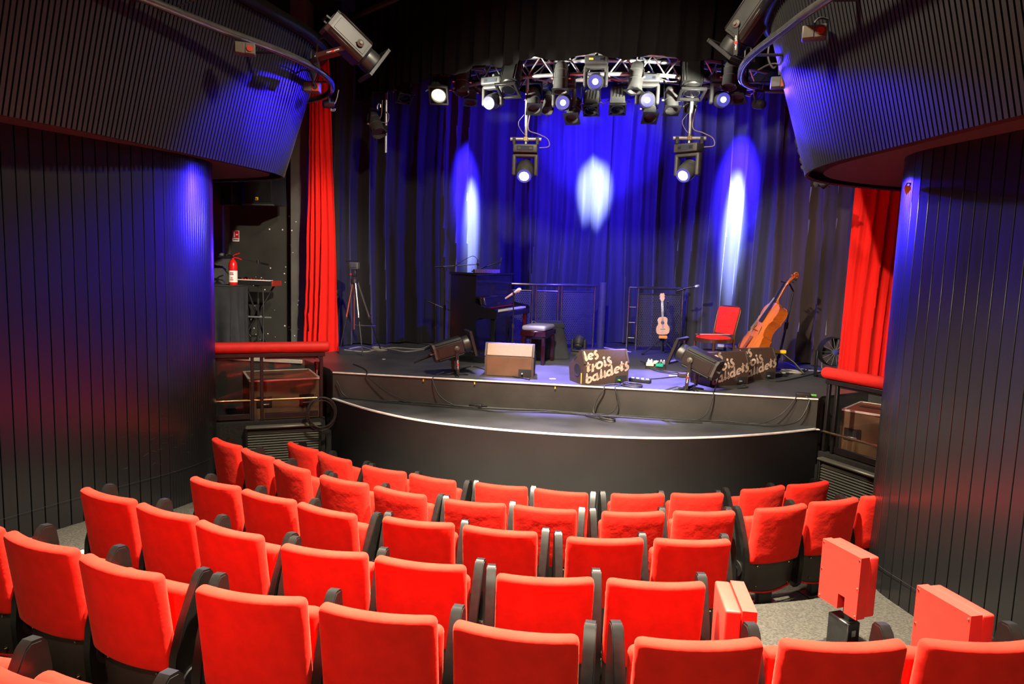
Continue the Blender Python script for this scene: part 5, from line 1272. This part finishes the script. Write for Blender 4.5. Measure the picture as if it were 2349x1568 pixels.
HEADS = {'a': (1131, 233, 8.85, (-.30, -.9, -.35), 'blue moving head at the left end of the truss'), 'b': (1293, 235, 8.75, (0, -1, -.25), 'blue moving head left of centre on the truss'),
         'c': (1366, 188, 8.55, (0, -1, -.22), 'blue moving head at the centre of the truss with an orange readout'), 'd': (1484, 229, 8.75, (0, -1, -.25), 'blue moving head right of centre on the truss'),
         'e': (1655, 228, 8.85, (.05, -1, -.25), 'blue moving head at the right end of the truss')}
HL = {'a': ((-3.2, 6.9, 4.1), 2500, BLUE, 26), 'b': ((-2.85, 7.1, 4.2), 3500, BLUE, 15), 'c': ((.2, 5.6, .8), 300, BLUE, 40), 'd': ((1.9, 6.5, 4.2), 2500, BLUE, 14), 'e': ((2.1, 6.2, 4.2), 2500, BLUE, 28)}
for k, (px, py, y, aim, lab) in HEADS.items():
    l = at(px, py, y); h = moving_head(l, aim, lab, 'down', 'glow_blue', .92, l, light=HL[k])
    if k == 'c': MB().box((-.06, -.098, .24), (.05, .006, .02), .001).build('readout', 'led_orange', h)
for px, py, y, aim, lab in ((1204, 392, 8.95, (.04, -.80, -.60), 'moving head with a glaring white lens hanging low at the left'), (1577, 392, 8.95, (-.45, -.72, -.52), 'moving head with a glaring white lens hanging low at the right')):
    l = at(px, py, y); moving_head(l, aim, lab, 'down', 'glow_pink', 1.05, l, light=((-.3 if px < 1400 else 1.0, 8.3, 1.3), 3500, (.30, .24, 1.0), 40)); spot('added_pillar_beam', l+Vector((0, -.2, -.05)), (-3.55, 6.3, 2.6) if px < 1400 else (2.75, 5.6, 2.6), 9000, BLUE, 29, 1.0, .05)  # second beam is an added blue light on the pillar, apart from the lens
    side_ = 'left' if px < 1400 else 'right'
    tp_ = thing('drop_pole', 'silver drop pole with a short cross tube, %s of centre' % side_, 'pole', (l.x, l.y, l.z+.40), 0, 'silver drop poles')
    MB().cyl((0, 0, .0), (0, -.05, 5.06-l.z-.40), .022, None, 12).build('pole', 'alu', tp_)
    MB().cyl((-.20, 0, 0), (.20, 0, 0), .024, None, 12).build('cross_tube', 'alu', tp_)
    MB().box((0, 0, 0), (.06, .06, .06), .006).build('tee_joint', 'brass', tp_)
    for x in (-.15, .15): MB().box((x, 0, -.03), (.045, .055, .09), .006).build('half_coupler', 'black_metal', tp_)
    MB().tube(spline([(.05, -.02, .35), (.03, -.03, .12), (.16, -.03, .06), (.28, -.02, .0), (.30, -.02, -.09), (.18, -.02, -.11)], 6), .006, 6).build('power_lead', 'cable_pale', tp_)
    MB().tube(spline([(-.03, -.03, .30), (-.10, -.03, .20), (-.06, -.03, .10), (0, -.03, .04)], 6), .004, 6).build('safety_wire', 'cable_pale', tp_)
dp = at(885, 350, 9.38)
tag(MB().tube([(dp.x-.3, dp.y+.12, 5.16), (dp.x, dp.y, 5.16), at(926, 212, 9.28)+Vector((0, 0, 5.16-at(926, 212, 9.28).z)), at(1009, 208, 8.81)+Vector((0, 0, 5.16-at(1009, 208, 8.81).z)), (-1.2, 8.72, 5.16)], .024, 10).build('lighting_pipe', 'black_metal'), 'dark lighting pipe behind the left end of the valance', 'pipe')
lp = thing('lighting_pipe', 'dark straight lighting pipe behind the curved truss', 'pipe', (0, 9.98, 5.60)); MB().tube([(-1.9, 0, 0), (2.7, 0, 0)], .024, 10).build('tube', 'black_metal', lp)
for x in (-1.8, .4, 2.6): MB().cyl((x, 0, 0), (x, 0, .80), .012, None, 8).build('hanger', 'black_metal', lp)
dpo = thing('drop_pole', 'silver drop pole holding a par can, far left below the valance', 'pole', dp, 0, 'silver drop poles')
MB().cyl((0, 0, 0), (0, 0, 5.15-dp.z), .020, None, 12).build('pole', 'alu', dpo)
MB().box((-.01, 0, .33), (.07, .06, .07), .006).build('half_coupler', 'black_metal', dpo)
MB().tube(spline([(-.05, -.02, .70), (-.06, -.03, .5), (-.09, -.04, .42), (.03, -.05, .40), (.05, -.04, .5), (0, -.03, .55)], 6), .005, 6).build('safety_wire', 'cable_pale', dpo)

# ------------------------------------------------------------------ lighting rails round the balconies
RAIL_L = [(-3.95, 2.2), (-3.55, 3.6), (-3.10, 4.95), (-2.91, 5.57), (-2.66, 6.22), (-2.57, 6.75), (-2.62, 7.25), (-2.85, 7.75), (-3.2, 8.05), (-3.6, 8.15)]
RAIL_R = [(2.75, 2.2), (2.25, 3.7), (1.81, 5.17), (1.68, 5.78), (1.57, 6.4), (1.57, 6.85), (1.68, 7.3), (1.95, 7.55), (2.3, 7.62)]
for pts, side_ in ((RAIL_L, 'left'), (RAIL_R, 'right')):
    r = thing('lighting_rail', 'shiny bent tube rail curving round the %s balcony front' % side_, 'rail', (pts[5][0], pts[5][1], 4.6), 0, 'tube rails on the balcony fronts')
    P = [Vector((x-pts[5][0], y-pts[5][1], 0)) for x, y in pts]; MB().tube(spline(P, 10), .034, 12).build('tube', 'rail_tube', r)
    sx = -1 if side_ == 'left' else 1
    for i in (2, 4, 6): MB().box(P[i]+Vector((sx*.17, -.0, 0)), (.34, .05, .012), .002, None, (0, 0, 0)).build('bracket', 'black_metal', r)
def socket_box(px, py, y, rz, label, red, lead=None):
    l = at(px, py, y); r = thing('socket_box', label, 'socket', l, rz, 'socket boxes on the balcony rails')
    MB().rbox((0, 0, 0), (.17, .09, .10), .012, (2, 1, 1)).build('box_body', 'fixture_grey', r)
    MB().box((-.04, -.046, 0), (.075, .008, .085), .003).build('lid', 'socket_cream' if not red else 'fixture_grey', r)
    MB().box((.042, -.046, 0), (.075, .008, .085), .003).build('lid', 'socket_red' if red else 'socket_cream', r)
    MB().cyl((.042, -.046, 0), (.042, -.056, 0), .026, None, 16).build('outlet', 'black_plastic' if red else 'socket_red', r)
    if lead: MB().tube(spline([(.042, -.05, 0), (.03, -.09, .05), (-.01, -.07, .14), (-.10, .0, .17), (-.2, .1, .15)] if lead == 1 else [(0, 0, .05), (0, 0, .08), (.04, .02, .11), (.12, .06, .09)], 6), .008, 6).build('lead', 'cable_black', r)
socket_box(562, 113, 5.75, R(25), 'double socket box with a pale plate on the left balcony rail', False)
socket_box(716, 201, 6.95, R(10), 'double socket box with a red plug plate at the left rail bend', True, 1)
socket_box(1868, 76, 5.5, R(-15), 'double socket box with pale lids on the right balcony rail', False, 2)
socket_box(1790, 190, 6.75, R(-10), 'double socket box with a red plug plate at the right rail bend', True, 1)
q = Vector((-2.60, 6.62, 4.62)); p = at(812, 106, 6.75)
bigL = profile_spot(p, (.62, .52, -.58), 'large profile spotlight clamped on the left balcony rail', q+Vector((.02, .05, .05)), .56, 1.2, True, False, True, 'fixture_black')
q = Vector((1.60, 6.75, 4.64)); p = at(1712, 62, 6.8)
bigR = profile_spot(p, (-.48, .42, -.74), 'large profile spotlight clamped on the right balcony rail', q+Vector((-.02, .05, .05)), .56, 1.2, True, False, True, 'fixture_black')
for o, sgn in ((bigL, 1), (bigR, -1)):
    pass
def lead(label, pts, r=.008, m='cable_black', name='cable', n=8, cat='cable'):
    return tag(MB().tube(spline(pts, n), r, 6).build(name, m), label, cat)
lead('cable looping from the left rail spotlight down to its socket', [at(742, 85, 6.6), at(730, 95, 6.6), at(727, 130, 6.7), at(733, 160, 6.8), at(722, 190, 6.9)])
lead('thin wire slung across the top of the left balcony front', [at(270, -10, 5.2), at(300, 25, 5.2), at(350, 28, 5.2), at(420, 10, 5.2), at(470, -10, 5.2)], .006)
lead('cable loop hanging from the right rail spotlight', [at(1770, 45, 6.75), at(1768, 80, 6.75), at(1762, 130, 6.75), at(1774, 156, 6.75), at(1786, 146, 6.75), at(1788, 172, 6.75)], .010)
for px, py, y, lab in ((763, 236, 7.75, 'left'), (1738, 218, 7.45, 'right')):
    lead('thin safety wire with a snap hook hanging from the %s rail' % lab, [at(px-10, py-20, y), at(px-8, py+5, y), at(px-2, py+15, y), at(px+6, py+14, y), at(px+4, py+18, y), at(px-4, py+16, y), at(px+8, py-5, y), at(px+14, py-30, y)], .005, 'cable_pale', 'safety_wire')
# crumpled black cloth tied to the right balcony tip
cw = MB()
def crumple(u, v):
    a = 2*PI*v; s_ = u; p = at(1836, 300, 7.75).lerp(at(1882, 428, 7.75), s_); r_ = .055*(1+.5*math.sin(13*a+30*u)*math.sin(17*u))+.02*math.sin(40*u)
    return (p.x+r_*math.cos(a)-.04*math.sin(PI*u), p.y+r_*math.sin(a), p.z+.02*math.sin(5*a))
cw.grid(40, 14, crumple); tag(cw.build('bundled_cloth', 'black_cloth', None, 50), 'crumpled black cloth tied along the tip of the right balcony', 'cloth')
# arrow-shaped hook plate on the right pillar, small hook on the left one
hk = thing('wall_hook', 'small dark orange-backed hook plate on the right pillar', 'hook', at(2081, 432, 5.45))
MB().prism([(-.02, .02), (.02, .02), (.028, -.005), (0, -.05), (-.02, -.01)], -.01, .0, Matrix.Rotation(PI/2, 4, 'X')).build('plate', 'orange', hk); MB().tube([(-.012, -.01, .02), (-.01, -.02, .035), (.012, -.02, .035), (.014, -.01, .02)], .005, 6).build('loop', 'black_metal', hk)
hk = thing('wall_hook', 'small bent metal hook low on the left pillar', 'hook', at(126, 1022, 5.05))
MB().tube([(.02, .02, .02), (.0, -.02, .015), (-.02, -.03, .0), (-.03, -.02, -.02)], .007, 6).build('hook_wire', 'rail_tube', hk); MB().box((.02, .015, .02), (.02, .02, .02), .003).build('plate', 'orange', hk)

# ------------------------------------------------------------------ cables on the stage and over its edge
def fl_(px, py, z=STG+.008): return on(px, py, z)
EDGE = 7.555
def over(px): p = at(px, 0, EDGE); return None
lead('black cable running down the stage front below the left spotlight', [Vector((-1.42, 7.72, 1.45)), Vector((-1.50, 7.60, 1.415)), Vector((-1.50, 7.545, 1.36)), Vector((-1.40, 7.50, 1.2)), Vector((-1.2, 7.46, 1.112)), Vector((-1.02, 7.46, 1.115))], .007)
lead('long black cable lying along the apron at the foot of the stage front', [Vector((-2.62, 7.54, 1.112)), Vector((-2.2, 7.50, 1.112)), Vector((-1.6, 7.52, 1.112)), Vector((-1.05, 7.44, 1.112)), Vector((-.6, 7.46, 1.112)), Vector((-.1, 7.50, 1.112)), Vector((.5, 7.42, 1.112)), Vector((1.2, 7.40, 1.112)), Vector((1.7, 7.50, 1.112)), Vector((2.2, 7.42, 1.112)), Vector((2.5, 7.5, 1.16)), Vector((2.62, 7.555, 1.36)), Vector((2.60, 7.60, 1.415))], .008)
lead('second black cable wandering along the apron', [Vector((-2.66, 7.55, 1.3)), Vector((-2.5, 7.53, 1.115)), Vector((-1.9, 7.42, 1.112)), Vector((-1.0, 7.36, 1.112)), Vector((-.75, 7.30, 1.112)), Vector((-.45, 7.36, 1.112)), Vector((.0, 7.44, 1.112)), Vector((.45, 7.36, 1.112)), Vector((.55, 7.28, 1.112)), Vector((.35, 7.30, 1.112)), Vector((.3, 7.44, 1.112)), Vector((1.0, 7.48, 1.112)), Vector((2.0, 7.50, 1.112))], .007)
lead('cable dropping from the left stage corner in a long curve', [Vector((-2.7, 8.2, 1.41)), Vector((-2.45, 7.9, 1.41)), Vector((-2.3, 7.60, 1.415)), Vector((-2.28, 7.545, 1.38)), Vector((-2.0, 7.51, 1.2)), Vector((-1.7, 7.48, 1.112)), Vector((-1.45, 7.46, 1.112))], .006)
lead('pair of leads hanging over the edge below the centre monitor', [Vector((.62, 7.80, 1.41)), Vector((.46, 7.62, 1.415)), Vector((.44, 7.545, 1.38)), Vector((.36, 7.52, 1.25)), Vector((.34, 7.48, 1.13)), Vector((.42, 7.42, 1.112)), Vector((.6, 7.40, 1.112))], .008)
lead('second lead hanging over the edge below the centre monitor', [Vector((.70, 7.85, 1.41)), Vector((.58, 7.62, 1.415)), Vector((.57, 7.545, 1.38)), Vector((.60, 7.52, 1.24)), Vector((.52, 7.48, 1.13)), Vector((.3, 7.40, 1.112))], .007)
lead('black cable looping off the stage below the right spotlight', [Vector((1.74, 7.86, 1.60)), Vector((1.66, 7.70, 1.42)), Vector((1.63, 7.60, 1.415)), Vector((1.62, 7.545, 1.36)), Vector((1.55, 7.50, 1.18)), Vector((1.40, 7.44, 1.112)), Vector((1.1, 7.42, 1.112)), Vector((1.15, 7.36, 1.112)), Vector((1.5, 7.38, 1.112))], .007)
lead('leads draped over the right end of the stage edge', [Vector((2.52, 7.70, 1.41)), Vector((2.50, 7.60, 1.415)), Vector((2.46, 7.545, 1.37)), Vector((2.3, 7.50, 1.2)), Vector((2.05, 7.44, 1.112)), Vector((1.6, 7.42, 1.112))], .006)
lead('thin lead curving over the stage behind the power strip', [fl_(1440, 868), fl_(1500, 868), fl_(1560, 862), fl_(1600, 858)], .007)
for k, (pts, lab) in enumerate(((
        [(800, 800), (830, 795), (860, 803), (900, 797), (960, 800), (985, 792)], 'grey cable run along the foot of the left drape'),
        ([(790, 802), (840, 806), (880, 798), (930, 806), (980, 800)], 'second grey cable run along the foot of the left drape'),
        ([(1050, 850), (1080, 840), (1110, 846), (1115, 850)], 'black cable behind the leftmost monitor'),
        ([(1470, 828), (1490, 836), (1520, 850), (1560, 853), (1600, 850)], 'tangle of thin leads from the pedal board'),
        ([(1478, 834), (1500, 848), (1540, 856), (1580, 858)], 'second thin lead from the pedal board'),
        ([(1700, 880), (1715, 887), (1690, 890)], 'short loop of cable at the hidden lettered monitor'),
        ([(1750, 868), (1780, 874), (1820, 868), (1870, 856), (1890, 850)], 'dark cable trailing right from the last lettered monitor'),
        ([(1780, 845), (1810, 850), (1840, 848), (1860, 845), (1830, 855), (1790, 858)], 'tangled cables on the floor by the cello stand'),
        ([(1800, 830), (1815, 836), (1840, 846), (1890, 852)], 'pale lead running from the cello stand to the right'),
        ([(1215, 870), (1160, 858), (1190, 866)], 'lead from the leftmost monitor plug'))):
    lead(lab, [fl_(*q) for q in pts], .009 if k != 8 else .006, 'cable_black' if k not in (0, 1, 8) else 'cable_pale')
coil('cable_coil', 'loose coil of black cable beside the centre monitor', on(1450, 882, STG+.02), .12, 3, (0, 0, 1), .007, 'cable_black', 5, .7)
coil('cable_coil', 'loose coil of cable at the foot of the left drape', on(870, 800, STG+.02), .16, 3, (0, 0, 1), .008, 'cable_pale', 7, .5)
coil('cable_coil', 'loose coil of cable under the cello stand', on(1815, 852, STG+.02), .14, 4, (0, 0, 1), .007, 'cable_pale', 9, .6)
coil('cable_coil', 'coil of cable on the apron below the centre', Vector((.48, 7.26, 1.115)), .11, 2, (0, 0, 1), .008, 'cable_black', 11, .5)
